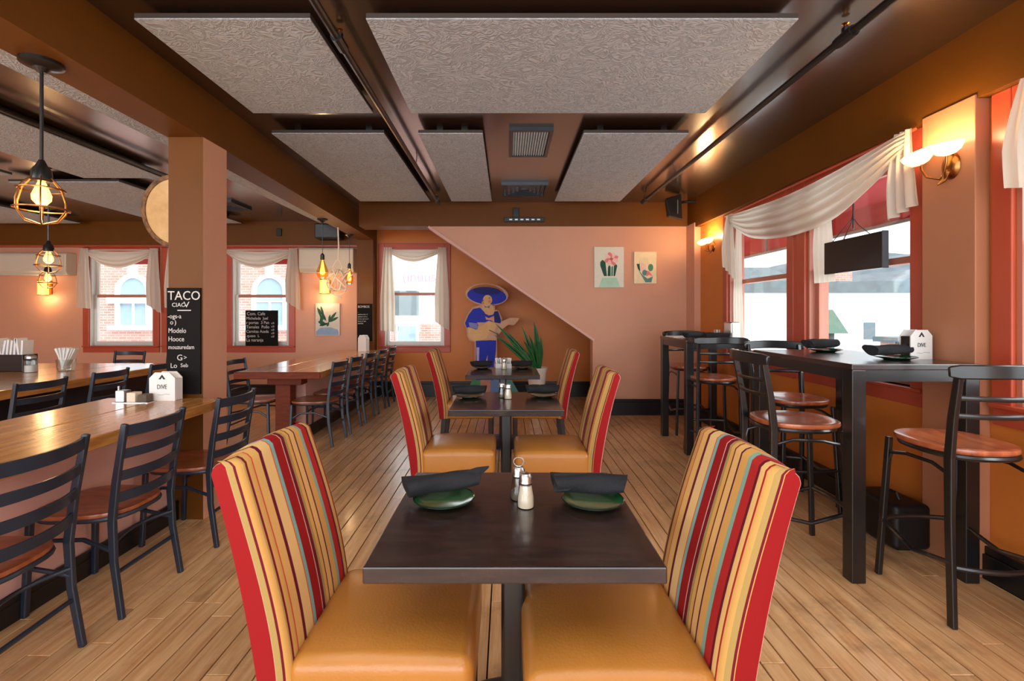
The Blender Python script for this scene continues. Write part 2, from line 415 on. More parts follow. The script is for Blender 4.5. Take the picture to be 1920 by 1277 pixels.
# ------------------------------------------------------------------ room shell
CZ = 2.88; XR = 2.52; YB = 7.95; XL = -9.0; YF = -3.0
def wall_grid(name, mat, u0, u1, z0, z1, holes, to):
    us = sorted({u0, u1, *[h[0] for h in holes], *[h[1] for h in holes]}); zs = sorted({z0, z1, *[h[2] for h in holes], *[h[3] for h in holes]})
    mb = MB()
    for i in range(len(us) - 1):
        for j in range(len(zs) - 1):
            a, b, c, d = us[i], us[i + 1], zs[j], zs[j + 1]
            if any(h[0] <= (a + b) / 2 <= h[1] and h[2] <= (c + d) / 2 <= h[3] for h in holes): continue
            mb.bx(*to(a, b), c, d)
    return mb.build(name, mat, smooth=0, kind='structure')
# floor: planks laid along the room
floor = MB().bx(XL, XR + 0.2, YF, YB + 0.2, -0.1, -0.012).build('floor', M['subfloor'], smooth=0, kind='structure')
PW = 0.098; unit = {}
x = -2.62; i = 0
while x < XR - 0.02:
    y = 0.75 - random.random() * 0.9
    while y < YB:
        L = random.choice([1.3, 1.6, 1.9, 2.2]); y1 = min(y + L, YB)
        if y1 > 0.8:
            key = round(y1 - y, 3); w = min(PW, XR - x) - 0.0065
            me = unit.get(key)
            if me is None:
                h = (y1 - y) - 0.003
                me = MB().loft([[(0, 0, -0.012), (w, 0, -0.012), (w, h, -0.012), (0, h, -0.012)], [(0, 0, -0.0015), (w, 0, -0.0015), (w, h, -0.0015), (0, h, -0.0015)],
                                [(0.0015, 0.0015, 0), (w - 0.0015, 0.0015, 0), (w - 0.0015, h - 0.0015, 0), (0.0015, h - 0.0015, 0)]]).mesh('plank', M['plank'], 0)
                if w > PW - 0.009: unit[key] = me
            o = bpy.data.objects.new('plank', me); COL.objects.link(o); o.parent = floor; o.location = (x, y, -0.0008 * random.random())
        y = y1
    x += PW
mb = MB()                                                          # planks of the left room and behind the camera, past the limit
for (xa, xb, ya, yb) in ((XL, -2.62, YF, YB), (-2.62, XR, YF, 0.62)):
    x = xa
    while x < xb - 0.01:
        y = ya
        while y < yb:
            y1 = min(y + random.choice([1.3, 1.9, 2.4]), yb); mb.bx(x, min(x + PW, xb) - 0.0035, y, y1 - 0.003, -0.012, -0.0005); y = y1
        x += PW
mb.build('plank', M['plank'], floor, smooth=0, kind='stuff')
MB().bx(XL, XR + 0.3, YF, YB + 0.2, CZ, CZ + 0.1).build('ceiling', M['ceiling'], smooth=0, kind='structure')

# windows: (u centre etc.) openings
WIN_B = {'window_1': (-6.90, -5.84, 0.84, 2.36), 'window_2': (-5.60, -4.86, 0.84, 2.36), 'window_3': (-4.54, -3.60, 0.84, 2.36), 'window_4': (-2.02, -1.03, 0.84, 2.43)}
holes = list(WIN_B.values())
ty = lambda a, b: (a, b, YB, YB + 0.16)
wall_grid('wall_back_left', M['peach'], XL, -2.27, 0, CZ, holes[:3], ty)
wall_grid('wall_back_recess', M['orange'], -2.27, XR, 0, CZ, holes[3:], ty)
WIN_R = {'window_5': (4.28, 5.44, 0.92, 2.40), 'window_6': (2.97, 4.02, 0.92, 2.40), 'window_7': (0.9, 2.37, 0.92, 2.40)}
wall_grid('wall_right', M['orange'], YF, YB, 0, CZ, list(WIN_R.values()), lambda a, b: (XR, XR + 0.16, a, b))
MB().bx(XL - 0.1, XL, YF, YB, 0, CZ).build('wall_left', M['peach'], smooth=0, kind='structure')
# staircase wall: solid with a sloping cut-out
fy0, fy1 = 6.52, 6.70
cut = [(-1.05, 2.557), (1.19, 1.019), (1.19, 0.0), (XR, 0.0), (XR, 2.557)]
MB().poly(cut, fy0, fy1).build('wall_staircase', M['peach'], smooth=0, kind='structure')
d = Vector((1.19 + 1.05, 0, 1.019 - 2.557)).normalized()
MB().strap([(-1.06, 6.60, 2.55), (1.185, 6.60, 1.012)], 0.03, 0.21).build('trim_1', M['pink'], smooth=0, kind='structure')
MB().bx(1.165, 1.19, 6.505, 6.70, 0.0, 1.02).build('trim_2', M['peach'], smooth=0, kind='structure')
MB().bx(-2.0, XR, 6.5, 6.79, 2.557, CZ).build('trim_3', M['beam'], smooth=0, kind='structure')            # header beam
# long beam, very slightly out of parallel
mb = MB(); mb.loft([[(-1.93, YF, 2.557), (-2.17, YF, 2.557), (-2.17, YF, CZ), (-1.93, YF, CZ)], [(-2.03, 3.2, 2.557), (-2.27, 3.2, 2.557), (-2.27, 3.2, CZ), (-2.03, 3.2, CZ)],
                    [(-2.15, YB, 2.557), (-2.40, YB, 2.557), (-2.40, YB, CZ), (-2.15, YB, CZ)]]); mb.build('trim_4', M['beam'], smooth=0, kind='structure')
mb = MB(); mb.bx(-2.262, -2.03, 3.21, 3.48, 0, 2.557, 0); o = mb.build('trim_5', [M['beam'], M['peach']], smooth=0, kind='structure')   # column
for p in o.data.polygons:
    if p.normal.x > 0.9: p.material_index = 1
mb = MB(); mb.bx(-2.41, -2.15, 7.72, YB, 0, 2.557).build('trim_6', M['beam'], smooth=0, kind='structure')           # end pier
MB().bx(XL, -2.40, YB - 0.09, YB, 2.49, CZ).build('trim_7', M['beam'], smooth=0, kind='structure')                    # band over left windows
MB().bx(XL, -2.40, YB - 0.10, YB, 2.465, 2.49).build('trim_8', M['red'], smooth=0, kind='structure')
MB().bx(2.45, XR, YF, 6.5, 2.50, CZ).build('trim_9', M['beam'], smooth=0, kind='structure')                           # right wall beam
MB().bx(2.44, XR, 2.50, 2.82, 0, 2.52).build('trim_10', paint('peach_shaded', (184, 122, 88), 0.5, 0.03), bevel=0.004, smooth=0, kind='structure')          # pilaster, peach darkened to put its shade into the colour
MB().bx(2.44, XR, 6.24, 6.52, 0, 2.557).build('trim_11', M['peach'], smooth=0, kind='structure')
MB().bx(2.495, XR, 4.12, 4.18, 0.82, 2.50).build('trim_12', M['red'], bevel=0.003, smooth=0, kind='structure')
def baseb(name, x0, x1, y0, y1, h):
    mb = MB(); mb.bx(x0, x1, y0, y1, 0, h - 0.04)
    ex = 0.012
    lx = (x1 - x0) < (y1 - y0)
    if lx: mb.bx(x0 + ex, x1, y0, y1, h - 0.04, h)
    else: mb.bx(x0, x1, y0 + ex, y1, h - 0.04, h)
    mb.build(name, M['black'], bevel=0.004, smooth=0, kind='structure')
baseb('baseboard_staircase', 1.20, 2.44, 6.48, 6.52, 0.215)
baseb('baseboard_recess', -2.15, XR, YB - 0.04, YB, 0.25)
baseb('baseboard_right', XR - 0.045, XR, 2.82, 6.24, 0.17)
baseb('baseboard_right', XR - 0.045, XR, -1.0, 2.50, 0.17)
baseb('baseboard_back_left', XL, -2.41, YB - 0.04, YB, 0.2)
# low pink walls that carry the counters
for k, (ya, yb) in enumerate(((0.3, 3.21), (5.3, 7.72))):
    MB().bx(-2.40, -2.22, ya, yb, 0, 0.755 if k == 0 else 0.72).build('wall_counter_%s' % ('near' if k == 0 else 'far'), M['pink'], smooth=0, kind='structure')
    baseb('baseboard_counter_%s' % ('near' if k == 0 else 'far'), -2.22, -2.19, ya, yb, 0.13)
o = bpy.data.objects['baseboard_counter_near']
def window(name, loc, rot, w, z0, z1, sashmat, railmat, casing=(0.1, 0.1), apron=0.11, head=0.1):
    r = struct(name, loc, rot)            # local x along wall, y outwards, z up; x from 0 to w
    cl, cr = casing; t = -0.028
    MB().bx(-cl, 0, t, 0.0, z0 - 0.02, z1 + head).build('casing', M['red'], r, 0.006, 0)
    MB().bx(w, w + cr, t, 0.0, z0 - 0.02, z1 + head).build('casing', M['red'], r, 0.006, 0)
    MB().bx(0, w, t, 0.0, z1, z1 + head).build('casing', M['red'], r, 0.006, 0)
    MB().bx(-cl, w + cr, t * 0.8, 0, z0 - apron, z0 - 0.02).build('apron', M['red'], r, 0.005, 0)
    MB().bx(-cl, w + cr, -0.05, 0.06, z0 - 0.022, z0).build('sill', M['red'], r, 0.006, 0)
    e = 0.025
    MB().bx(0, e, 0, 0.16, z0, z1).bx(w - e, w, 0, 0.16, z0, z1).bx(e, w - e, 0, 0.16, z1 - e, z1).bx(e, w - e, 0.06, 0.16, z0, z0 + 0.02).build('jamb', sashmat, r, 0, 0)
    zm = (z0 + z1) / 2 + 0.06
    for nm, ya, za, zb in (('upper_sash', 0.09, zm - 0.02, z1 - e), ('lower_sash', 0.05, z0 + 0.02, zm + 0.025)):
        s = 0.045; a, b = e, w - e
        sa = MB().bx(a, a + s, ya, ya + 0.035, za, zb).bx(b - s, b, ya, ya + 0.035, za, zb).bx(a + s, b - s, ya, ya + 0.035, zb - 0.045, zb).bx(a + s, b - s, ya, ya + 0.035, za, za + 0.05)
        so = sa.build(nm, [sashmat, railmat], r, 0.004, 0)
        for p in so.data.polygons:
            if p.index >= (12 if nm == 'lower_sash' else 18) and p.index < (18 if nm == 'lower_sash' else 24): p.material_index = 1
        MB().bx(a + s, b - s, ya + 0.014, ya + 0.019, za + 0.05, zb - 0.045).build('pane', M['glass'], so, 0, 0)
    return r
for nm, (a, b, c, d_) in WIN_B.items():
    window(nm, (a, YB, 0), 0, b - a, c, d_, M['white'], M['sash'])
for nm, (a, b, c, d_) in WIN_R.items():
    window(nm, (XR, b, 0), -90, b - a, c, d_, M['sash'], M['sash'])
# wall behind the camera: wide shop-front openings between piers
wall_grid('wall_front', M['peach'], XL, XR, 0, CZ, [(-8.6, -3.2, 0.5, 2.6), (-2.6, 2.2, 0.5, 2.6)], lambda a, b: (a, b, YF - 0.15, YF))

# ------------------------------------------------------------------ outside
def bld(name, label, loc=(0, 0, 0)): return thing(name, label, 'building', loc)
MB().bx(-60, 80, 8.5, 200, -4.2, -4.0).build('trim_13', M['ground'], smooth=0, kind='structure')
b = bld('brick_building', 'pinkish brick building with arched white trimmed windows outside the left windows', (-12, 15, -4))
wall = MB().bx(-12, 7.2, 0, 4, 0, 13).build('wall', M['brick'], b, smooth=0)
for cx in (-4.0, 0.37, 4.62):
    w = MB(); ring = arc(cx, 6.05, 0.55, 0, 180, 14)[::-1]; rin = arc(cx, 6.05, 0.42, 0, 180, 14)
    w.poly(ring[::-1] + rin[::-1], -0.1, 0.02)
    w.bx(cx - 0.55, cx - 0.42, -0.1, 0.02, 5.0, 6.05).bx(cx + 0.42, cx + 0.55, -0.1, 0.02, 5.0, 6.05)
    wf = w.build('window_frame', M['stucco'], b, smooth=0)
    MB().poly(arc(cx, 6.05, 0.42, 0, 180, 14) + [(cx - 0.42, 5.0), (cx + 0.42, 5.0)], -0.03, 0.01).build('pane', M['darkpane'], wf, smooth=0)
    MB().bx(cx - 0.42, cx + 0.42, -0.07, -0.03, 5.72, 5.78).bx(cx - 0.03, cx + 0.03, -0.07, -0.03, 5.0, 5.72).build('glazing_bar', M['stucco'], wf, smooth=0)
    MB().bx(cx - 0.75, cx + 0.75, -0.18, 0.02, 5.68, 5.95).build('impost', M['stucco'], b, smooth=0) if cx < 2 else None
    MB().bx(cx - 0.1, cx + 0.1, -0.16, 0.02, 6.55, 6.85).build('keystone', M['stucco'], b, smooth=0)
    MB().bx(cx - 0.7, cx + 0.7, -0.2, 0.02, 4.85, 5.0).build('window_sill', M['stucco'], b, smooth=0)
MB().bx(-12, 7.2, -0.35, 0.02, 4.05, 4.5).build('cornice', M['stucco'], b, smooth=0)
b = bld('white_gabled_house', 'very pale gabled house with faded red script sign seen through the recess window', (-2.6, 17, -4))
MB().poly([(-1.9, 0), (3.4, 0), (3.4, 6.6), (1.2, 9.4), (-1.9, 6.6)], 0, 4).build('wall', M['stucco'], b, smooth=0)
MB().poly([(-1.9, 0), (3.4, 0), (3.4, 5.0), (-1.9, 5.0)], -0.06, 0).build('brick_front', M['brick'], b, smooth=0)
MB().bx(-1.3, -0.5, -0.5, 0, 5.3, 6.15).build('roof_bay', M['roofgrey'], b, smooth=0)
for cx in (-0.9, 0.95): 
    f = MB().bx(cx - 0.4, cx + 0.4, -0.14, 0, 3.9, 5.0).build('window_frame', M['stucco'], b, smooth=0)
    MB().bx(cx - 0.32, cx + 0.32, -0.17, -0.13, 3.98, 4.92).build('pane', M['darkpane'], f, smooth=0)
text('(inuus', 0.5, -1.1, 6.5, -0.03, flat('sign_faded_red', (214, 130, 150)), b)
# right-hand view
b = bld('white_building', 'long white walled building with grey roof edge outside the right windows', (11, 17, -4))
MB().bx(-6, 12, 0, 8, 0, 6.1).build('wall', M['stucco'], b, smooth=0)
MB().bx(-6.2, 12.2, -0.3, 8, 6.1, 6.5).build('roof_edge', M['roofgrey'], b, smooth=0)
f = MB().bx(1.55, 2.05, -0.06, 0, 4.4, 5.1).build('window_frame', M['stucco'], b, smooth=0)
MB().bx(1.6, 2.0, -0.08, -0.05, 4.45, 5.05).build('pane', flat('dark_pane', (90, 105, 112)), f, smooth=0)
MB().bx(-0.3, 0.2, -0.6, 0, 4.0, 4.7).build('porch_post', M['roofgrey'], b, smooth=0)
MB().loft([[(-0.6, -1.0, 4.7), (0.4, -1.0, 4.7), (0.4, 0, 4.7), (-0.6, 0, 4.7)], [(-0.2, -0.3, 5.5), (0.35, -0.3, 5.5), (0.35, 0, 5.5), (-0.2, 0, 5.5)]]).build('porch_roof', M['greenmetal'], b, smooth=0)
MB().bx(0.9, 1.6, 0.5, 1.2, 6.5, 7.2).build('chimney', M['brick'], b, smooth=0)
MB().bx(-5.2, -4.9, -0.05, 0, 4.8, 5.5).build('side_door', flat('dark_pane', (90, 105, 112)), b, smooth=0)
b = bld('brick_annex', 'low brick annex in front of the white building outside', (11.05, 13.3, -4))
MB().bx(-0.15, 2.2, 0, 0.7, 0, 4.55).build('wall', M['brick'], b, smooth=0)
MB().bx(-0.3, 2.4, -0.1, 0.8, 4.55, 4.7).build('coping', M['roofgrey'], b, smooth=0)
b = bld('grey_roofed_house', 'distant house with a grey hipped roof beyond the white building', (17, 34, -4))
MB().bx(-4, 4, -3, 3, 0, 6.4).build('wall', M['stucco'], b, smooth=0)
MB().loft([[(-4.5, -3.5, 6.4), (4.5, -3.5, 6.4), (4.5, 3.5, 6.4), (-4.5, 3.5, 6.4)], [(-1.5, -0.1, 8.6), (1.5, -0.1, 8.6), (1.5, 0.1, 8.6), (-1.5, 0.1, 8.6)]]).build('roof', M['roofgrey'], b, smooth=0)
rows = []
for j in range(9):
    rows.append([(40 + 10 * i_, 120 + 14 * j - 0.4 * i_ * 10, -4 + (25 + 3.0 * sin(i_ * 0.9) + 1.2 * sin(i_ * 2.3)) * sin(min(j, 8) / 8 * pi / 2)) for i_ in range(24)])
tag(MB().grid(rows).build('wooded_hill', M['hill'], smooth=60), 'hazy grey blue wooded hill on the horizon', 'hill')
aw = thing('red_awning', 'red fabric awning outside the right hand windows', 'awning', (2.68, 2.0, 0))
MB().loft([[(0, 0, 2.72), (0.85, 0, 2.42), (0.85, 0, 2.44), (0, 0, 2.74)], [(0, 7.4, 2.72), (0.85, 7.4, 2.42), (0.85, 7.4, 2.44), (0, 7.4, 2.74)]]).build('canopy', M['awning'], aw, smooth=0)
MB().bx(0.84, 0.855, 0, 7.4, 2.2, 2.44).build('valance', M['awning'], aw, smooth=0)
MB().bx(0.82, 0.84, 0, 7.4, 2.18, 2.21).build('front_bar', M['awnframe'], aw, smooth=0)
for k in range(6):
    MB().tube([(0, 0.6 + 1.3 * k, 2.70), (0.83, 0.6 + 1.3 * k, 2.41), (0.83, 0.6 + 1.3 * k, 2.2)], 0.018, 6).build('rib', M['awnframe'], aw)
aw = thing('red_awning', 'red fabric awning outside the back left windows', 'awning', (-7.4, 8.15, 0))
MB().loft([[(0, 0, 2.75), (0, 0.9, 2.42), (0, 0.9, 2.44), (0, 0, 2.77)], [(4.4, 0, 2.75), (4.4, 0.9, 2.42), (4.4, 0.9, 2.44), (4.4, 0, 2.77)]]).build('canopy', M['awning'], aw, smooth=0)
MB().bx(0, 4.4, 0.89, 0.905, 2.3, 2.44).build('valance', M['awning'], aw, smooth=0)

# ------------------------------------------------------------------ ceiling fittings
def acoustic(x0, x1, y0, y1, label):
    r = thing('acoustic_panel', label, 'panel', ((x0 + x1) / 2, (y0 + y1) / 2, 2.80), 0, 'grey acoustic panels hung under the ceiling')
    w, h = (x1 - x0) / 2, (y1 - y0) / 2
    MB().bx(-w, w, -h, h, 0, 0.006).build('fabric_face', M['panel'], r, 0, 0)
    MB().bx(-w, w, -h, h, 0.006, 0.03).build('edge', M['paneledge'], r, 0, 0)
    for q in (-w + 0.13, w - 0.18): MB().bx(q, q + 0.05, -h + 0.12, h - 0.12, 0.03, CZ - 2.80).build('batten', M['black'], r, 0, 0)
acoustic(-1.80, -0.95, 2.32, 3.41, 'grey swirled acoustic panel left of the ceiling pipe, nearer row')
acoustic(-0.68, 1.41, 2.32, 3.41, 'largest grey swirled acoustic panel, over the near table')
acoustic(-1.86, -0.97, 3.80, 6.10, 'grey acoustic panel beside the long beam, second row')
acoustic(-0.70, -0.19, 3.80, 6.10, 'narrow grey acoustic panel left of the ceiling vents')
acoustic(0.61, 1.44, 3.80, 6.10, 'grey acoustic panel right of the ceiling vents')
acoustic(-2.88, -2.36, 1.6, 4.4, 'grey acoustic strip along the left room side of the beam')
acoustic(-2.95, -2.45, 4.6, 7.6, 'grey acoustic strip by the beam farther back in the left room')
acoustic(-4.45, -3.62, 1.8, 5.05, 'grey acoustic panel over the dark based counter')
acoustic(-5.40, -4.20, 5.20, 7.60, 'grey acoustic panel by the far left vent')
acoustic(-6.4, -5.1, 2.4, 4.95, 'grey acoustic panel at the left edge behind the cage pendant')
acoustic(-8.2, -6.75, 5.20, 7.60, 'grey acoustic panel over the air conditioner corner')
def vent(cx, cy, w, h, n, label, loose=0):
    r = thing('ceiling_vent', label, 'vent', (cx, cy, CZ), 0)
    f = 0.03; z = -0.03
    MB().bx(-w, w, -h, -h + f, z, 0).bx(-w, w, h - f, h, z, 0).bx(-w, -w + f, -h + f, h - f, z, 0).bx(w - f, w, -h + f, h - f, z, 0).build('frame', M['metal'], r, 0, 0)
    MB().bx(-w + f, w - f, -h + f, h - f, -0.004, 0).build('duct', M['black'], r, 0, 0)
    me = None
    for k in range(n):
        xx = -w + f + (2 * w - 2 * f) * (k + 0.5) / n
        if me is None: me = MB().box((0, 0, -0.016), (0.010, 2 * h - 2 * f, 0.02), Matrix.Rotation(radians(35), 3, 'Y')).mesh('louvre', flat('louvre_pale', (186, 198, 206)) if loose == 0 else M['metal'], 0)
        o = bpy.data.objects.new('louvre', me); COL.objects.link(o); o.parent = r; o.location = (xx, 0, 0)
    return r
vent(0.20, 4.2, 0.18, 0.33, 14, 'ceiling vent with pale parallel louvres')
# square diffuser of nested frames
def diffuser(cx, cy, w, label):
    r = thing('ceiling_diffuser', label, 'vent', (cx, cy, CZ))
    for k in range(5):
        a = w * (1 - k * 0.19); b_ = a - 0.025; z = -0.035 + 0.006 * k
        MB().bx(-a, a, -a, -b_, z, 0).bx(-a, a, b_, a, z, 0).bx(-a, -b_, -b_, b_, z, 0).bx(b_, a, -b_, b_, z, 0).build('ring', M['metal'], r, 0, 0)
diffuser(0.21, 5.76, 0.27, 'square black ceiling diffuser close to the header beam')
diffuser(-5.2, 6.5, 0.30, 'square ceiling diffuser on the left, behind the drum')
diffuser(-3.9, 6.6, 0.26, 'square ceiling diffuser right of the column in the left room')
def pipe(x, y0, y1, z, heads, hangers, label):
    r = thing('sprinkler_pipe', label, 'pipe', (x, y0, z))
    MB().tube([(0, 0, 0), (0, (y1 - y0) / 2, 0), (0, y1 - y0, 0)], 0.02, 10).build('tube', M['metal2'], r)
    for h in heads:
        MB().tube([(0, h - y0 - 0.06, 0), (0, h - y0 + 0.06, 0)], 0.029, 10).tube([(0, h - y0, 0), (0, h - y0, 0.045)], 0.019, 8).build('tee', M['metal2'], r)
        MB().lathe([(0.008, 0.045), (0.012, 0.05), (0.008, 0.06), (0.018, 0.066), (0.018, 0.069), (0.003, 0.07)], 10, (0, h - y0, 0)).build('sprinkler_head', M['brass'], r)
    for h in hangers:
        MB().tube([(0, h - y0, 0.02), (0.01, h - y0, CZ - z)], 0.004, 5).build('hanger', M['metal2'], r)
    MB().tube([(0, y1 - y0 - 0.03, 0), (0, y1 - y0, 0)], 0.028, 10).build('end_cap', M['metal2'], r)
pipe(-0.87, -1.0, 6.15, 2.79, [2.5, 6.0], [4.6], 'black sprinkler pipe along the ceiling left of the largest panel')
pipe(1.73, -1.0, 6.10, 2.79, [2.45, 6.0], [5.0], 'black sprinkler pipe along the ceiling by the right wall')
pipe(-3.52, -1.0, 5.6, 2.80, [], [3.0, 5.0], 'black pipe crossing the left room ceiling')
# speakers and small boxes
r = thing('wall_speaker', 'black wedge speaker angled in the right ceiling corner', 'speaker', (2.10, 6.02, 2.72), 0)
MB().loft([[(-0.10, -0.13, -0.15), (0.07, -0.10, -0.19), (0.12, 0.1, -0.15), (-0.05, 0.12, -0.12)], [(-0.14, -0.10, 0.07), (0.06, -0.08, 0.14), (0.10, 0.1, 0.14), (-0.08, 0.12, 0.1)]]).build('cabinet', M['speaker'], r, 0.01, 0)
MB().tube([(0.08, 0.05, 0.05), (0.2, 0.2, 0.1), (0.36, 0.2, 0.1)], 0.015, 6).build('bracket', M['metal2'], r)
MB().bx(-0.005, 0.005, -0.128, -0.12, -0.12, 0.05).build('badge', M['steel'], r, 0, 0)
r = thing('wall_mount_bar', 'black slotted mounting bar on the header beam', 'bracket', (0.235, 6.5, 2.64))
MB().bx(-0.27, 0.27, -0.035, 0, -0.03, 0.03).build('bar', M['black'], r, 0.004, 0)
MB().bx(-0.15, -0.07, -0.03, 0, 0.03, 0.16).build('stem', M['black'], r, 0.004, 0)
for k in range(6): MB().bx(-0.2 + 0.075 * k, -0.16 + 0.075 * k, -0.037, -0.034, -0.008, 0.008).build('slot', M['steel'], r, 0, 0)
r = thing('wall_speaker', 'black speaker box under the beam end in the left room', 'speaker', (-2.78, 7.68, 2.66))
MB().bx(-0.26, 0.14, -0.1, 0.14, -0.10, 0.14).build('cabinet', M['speaker'], r, 0.02, 0)
MB().bx(-0.24, 0.12, -0.108, -0.1, -0.08, 0.12).build('grille', M['black'], r, 0, 0)
tag(MB().bx(-0.04, 0.04, -0.03, 0, -0.06, 0.06).build('wall_box', M['speaker'], None, 0.004, 0, (-3.72, YB - 0.09, 2.70)), 'small black box on the brown band above the window with the chalkboard', 'box')

# ------------------------------------------------------------------ lamps
WARM = (1.0, 0.66, 0.32)
def shade_mb(mb, c, r, h, tilt=(0, 0)):
    prof = [(0.15 * r, 0), (0.5 * r, 0.12 * h), (0.8 * r, 0.4 * h), (0.95 * r, 0.75 * h), (r, h), (0.96 * r, h), (0.74 * r, 0.42 * h), (0.4 * r, 0.17 * h), (0.1 * r, 0.06 * h)]
    m = Matrix.Rotation(radians(tilt[0]), 3, 'X') @ Matrix.Rotation(radians(tilt[1]), 3, 'Y')
    return mb.lathe(prof, 20, c, m)
def sconce(loc, label, s=1.0, watts=14):     # mounted on a wall facing -x; local +x into wall
    r = thing('wall_sconce', label, 'sconce', loc)
    MB().lathe([(0.002, -0.03 * s), (0.03 * s, -0.028 * s), (0.055 * s, -0.012 * s), (0.06 * s, 0)], 20, (0, 0, 0), Matrix.Rotation(radians(90), 3, 'Y') @ Matrix.Diagonal((1.35, 1, 1))).build('backplate', M['brass'], r)
    for sg in (-1, 1):
        c = (-0.11 * s, 0.085 * s * sg, 0.035 * s)
        MB().tube([(-0.02 * s, 0, -0.02 * s), (-0.06 * s, 0.02 * s * sg, -0.075 * s), (-0.10 * s, 0.06 * s * sg, -0.05 * s), (-0.11 * s, 0.085 * s * sg, 0.0), (-0.11 * s, 0.085 * s * sg, 0.04 * s)], 0.007 * s, 8).build('arm', M['brass'], r)
        shade_mb(MB(), c, 0.085 * s, 0.075 * s, (-sg * 12, -14)).build('shade', M['shade'], r)
        point((c[0] - 0.02 * s, c[1], c[2] + 0.10 * s), watts, WARM, 0.03, r)
    MB().tube([(-0.03 * s, 0, -0.04 * s), (-0.05 * s, 0, -0.09 * s), (-0.085 * s, 0, -0.115 * s)], [0.02 * s, 0.014 * s, 0.004 * s], 8).build('finial', M['brass'], r)
sconce((2.438, 2.63, 2.185), 'brass wall sconce with two glowing alabaster shades on the peach pilaster', 0.9, 4)
sconce((XR, 5.85, 2.19), 'brass wall sconce glowing at the far end of the right wall', 0.8, 5)
def cage_pendant(x, y, ztop, zlamp, label, s=1.0, watts=6):
    r = thing('cage_pendant', label, 'pendant lamp', (x, y, zlamp)); H = ztop - zlamp
    MB().lathe([(0.09 * s, H), (0.09 * s, H - 0.015), (0.075 * s, H - 0.022), (0.035 * s, H - 0.03), (0.02 * s, H - 0.05)], 20).build('canopy', M['metal2'], r)
    MB().tube([(0, 0, 0.10 * s), (0, 0, (H) / 2), (0, 0, H - 0.03)], 0.007, 8).build('rod', M['metal2'], r)
    MB().lathe([(0.012 * s, 0.16 * s), (0.025 * s, 0.13 * s), (0.04 * s, 0.11 * s), (0.045 * s, 0.06 * s), (0.038 * s, 0.05 * s)], 16).build('socket', M['metal2'], r)
    for k in range(6):
        a = 2 * pi * k / 6 + 0.2
        pr = [(0.042, 0.07), (0.085, 0.02), (0.105, -0.05), (0.105, -0.10), (0.07, -0.15), (0.0, -0.17)]
        MB().tube([(q * s * cos(a), q * s * sin(a), z * s) for q, z in pr], 0.004 * s, 6).build('cage_wire', M['brass'], r)
    for q, z in ((0.092, 0.01), (0.108, -0.09)):
        MB().tube([(q * s * cos(2 * pi * k / 20), q * s * sin(2 * pi * k / 20), z * s) for k in range(20)], 0.005 * s, 6, True).build('cage_ring', M['brass'], r)
    MB().lathe([(0.014 * s, 0.05 * s), (0.022 * s, 0.03 * s), (0.04 * s, -0.02 * s), (0.038 * s, -0.045 * s), (0.02 * s, -0.068 * s), (0.002, -0.074 * s)], 16).build('bulb', M['bulb'], r)
    point((0, 0, -0.12 * s), watts, WARM, 0.05, r)
cage_pendant(-2.18, 2.25, 2.557, 1.95, 'wire cage pendant lamp on a black rod hanging from the beam at left', 0.92, 5)
cage_pendant(-4.62, 4.84, CZ, 1.95, 'wire cage pendant lamp behind the nearest one, over the dark counter', 1.0, 4)
cage_pendant(-6.5, 6.8, CZ, 1.90, 'farthest cage pendant lamp, in front of the left air conditioner', 1.0, 4)
def bulb_pendant(x, y, ztop, z, label):
    r = thing('bulb_pendant', label, 'pendant lamp', (x, y, z)); H = ztop - z
    MB().lathe([(0.065, H), (0.065, H - 0.012), (0.03, H - 0.03), (0.008, H - 0.05)], 18).build('canopy', M['metal2'], r)
    MB().tube([(0, 0, 0.15), (0, 0, H / 2), (0, 0, H - 0.04)], 0.004, 6).build('cord', M['metal2'], r)
    MB().lathe([(0.008, 0.18), (0.024, 0.16), (0.026, 0.10), (0.02, 0.095)], 14).build('socket', M['metal2'], r)
    MB().lathe([(0.018, 0.10), (0.035, 0.05), (0.07, -0.04), (0.072, -0.09), (0.05, -0.13), (0.002, -0.145)], 18).build('glass_envelope', M['amber'], r)
    MB().lathe([(0.006, 0.09), (0.016, 0.04), (0.03, -0.05), (0.026, -0.08), (0.002, -0.09)], 12).build('filament', M['bulb'], r)
    point((0, 0, -0.19), 4, WARM, 0.04, r)
bulb_pendant(-2.31, 6.02, 2.557, 1.95, 'teardrop glass bulb pendant left of the rope knot lamp')
bulb_pendant(-2.36, 7.2, 2.557, 1.95, 'teardrop glass bulb pendant right of the rope knot lamp')
r = thing('rope_knot', 'tangled white rope knot hanging between the two bulb pendants', 'rope', (-2.32, 6.6, 1.85))
MB().tube([(0, 0, 0.25), (0.01, 0, 0.45), (0, 0, 0.707)], 0.010, 8).build('cord', M['rope'], r)
pts = []
for k in range(120):
    t = 2 * pi * k / 120
    q = 0.10 + 0.05 * cos(7 * t) ; pts.append((q * cos(3 * t) + 0.02 * sin(11 * t), q * sin(3 * t) * 0.7, -0.02 + 0.14 * sin(5 * t + 1)))
MB().tube(pts, 0.010, 6, True).build('knot', M['rope'], r)
MB().tube([(-0.02, 0, 0.26), (-0.07, 0, 0.16), (-0.05, 0, 0.06)], 0.009, 6).tube([(0.02, 0, 0.26), (0.06, 0, 0.17), (0.03, 0, 0.07)], 0.009, 6).build('loop', M['rope'], r)
MB().tube([(-0.12, 0, -0.08), (-0.08, 0, -0.2), (0.0, 0, -0.24), (0.05, 0, -0.26)], 0.009, 6).tube([(0.1, 0, -0.05), (0.16, 0, 0.02), (0.2, 0, 0.06)], 0.009, 6).tube([(0.12, 0, -0.12), (0.08, 0, -0.2), (0.0, 0, -0.23)], 0.009, 6).build('tail', M['rope'], r)
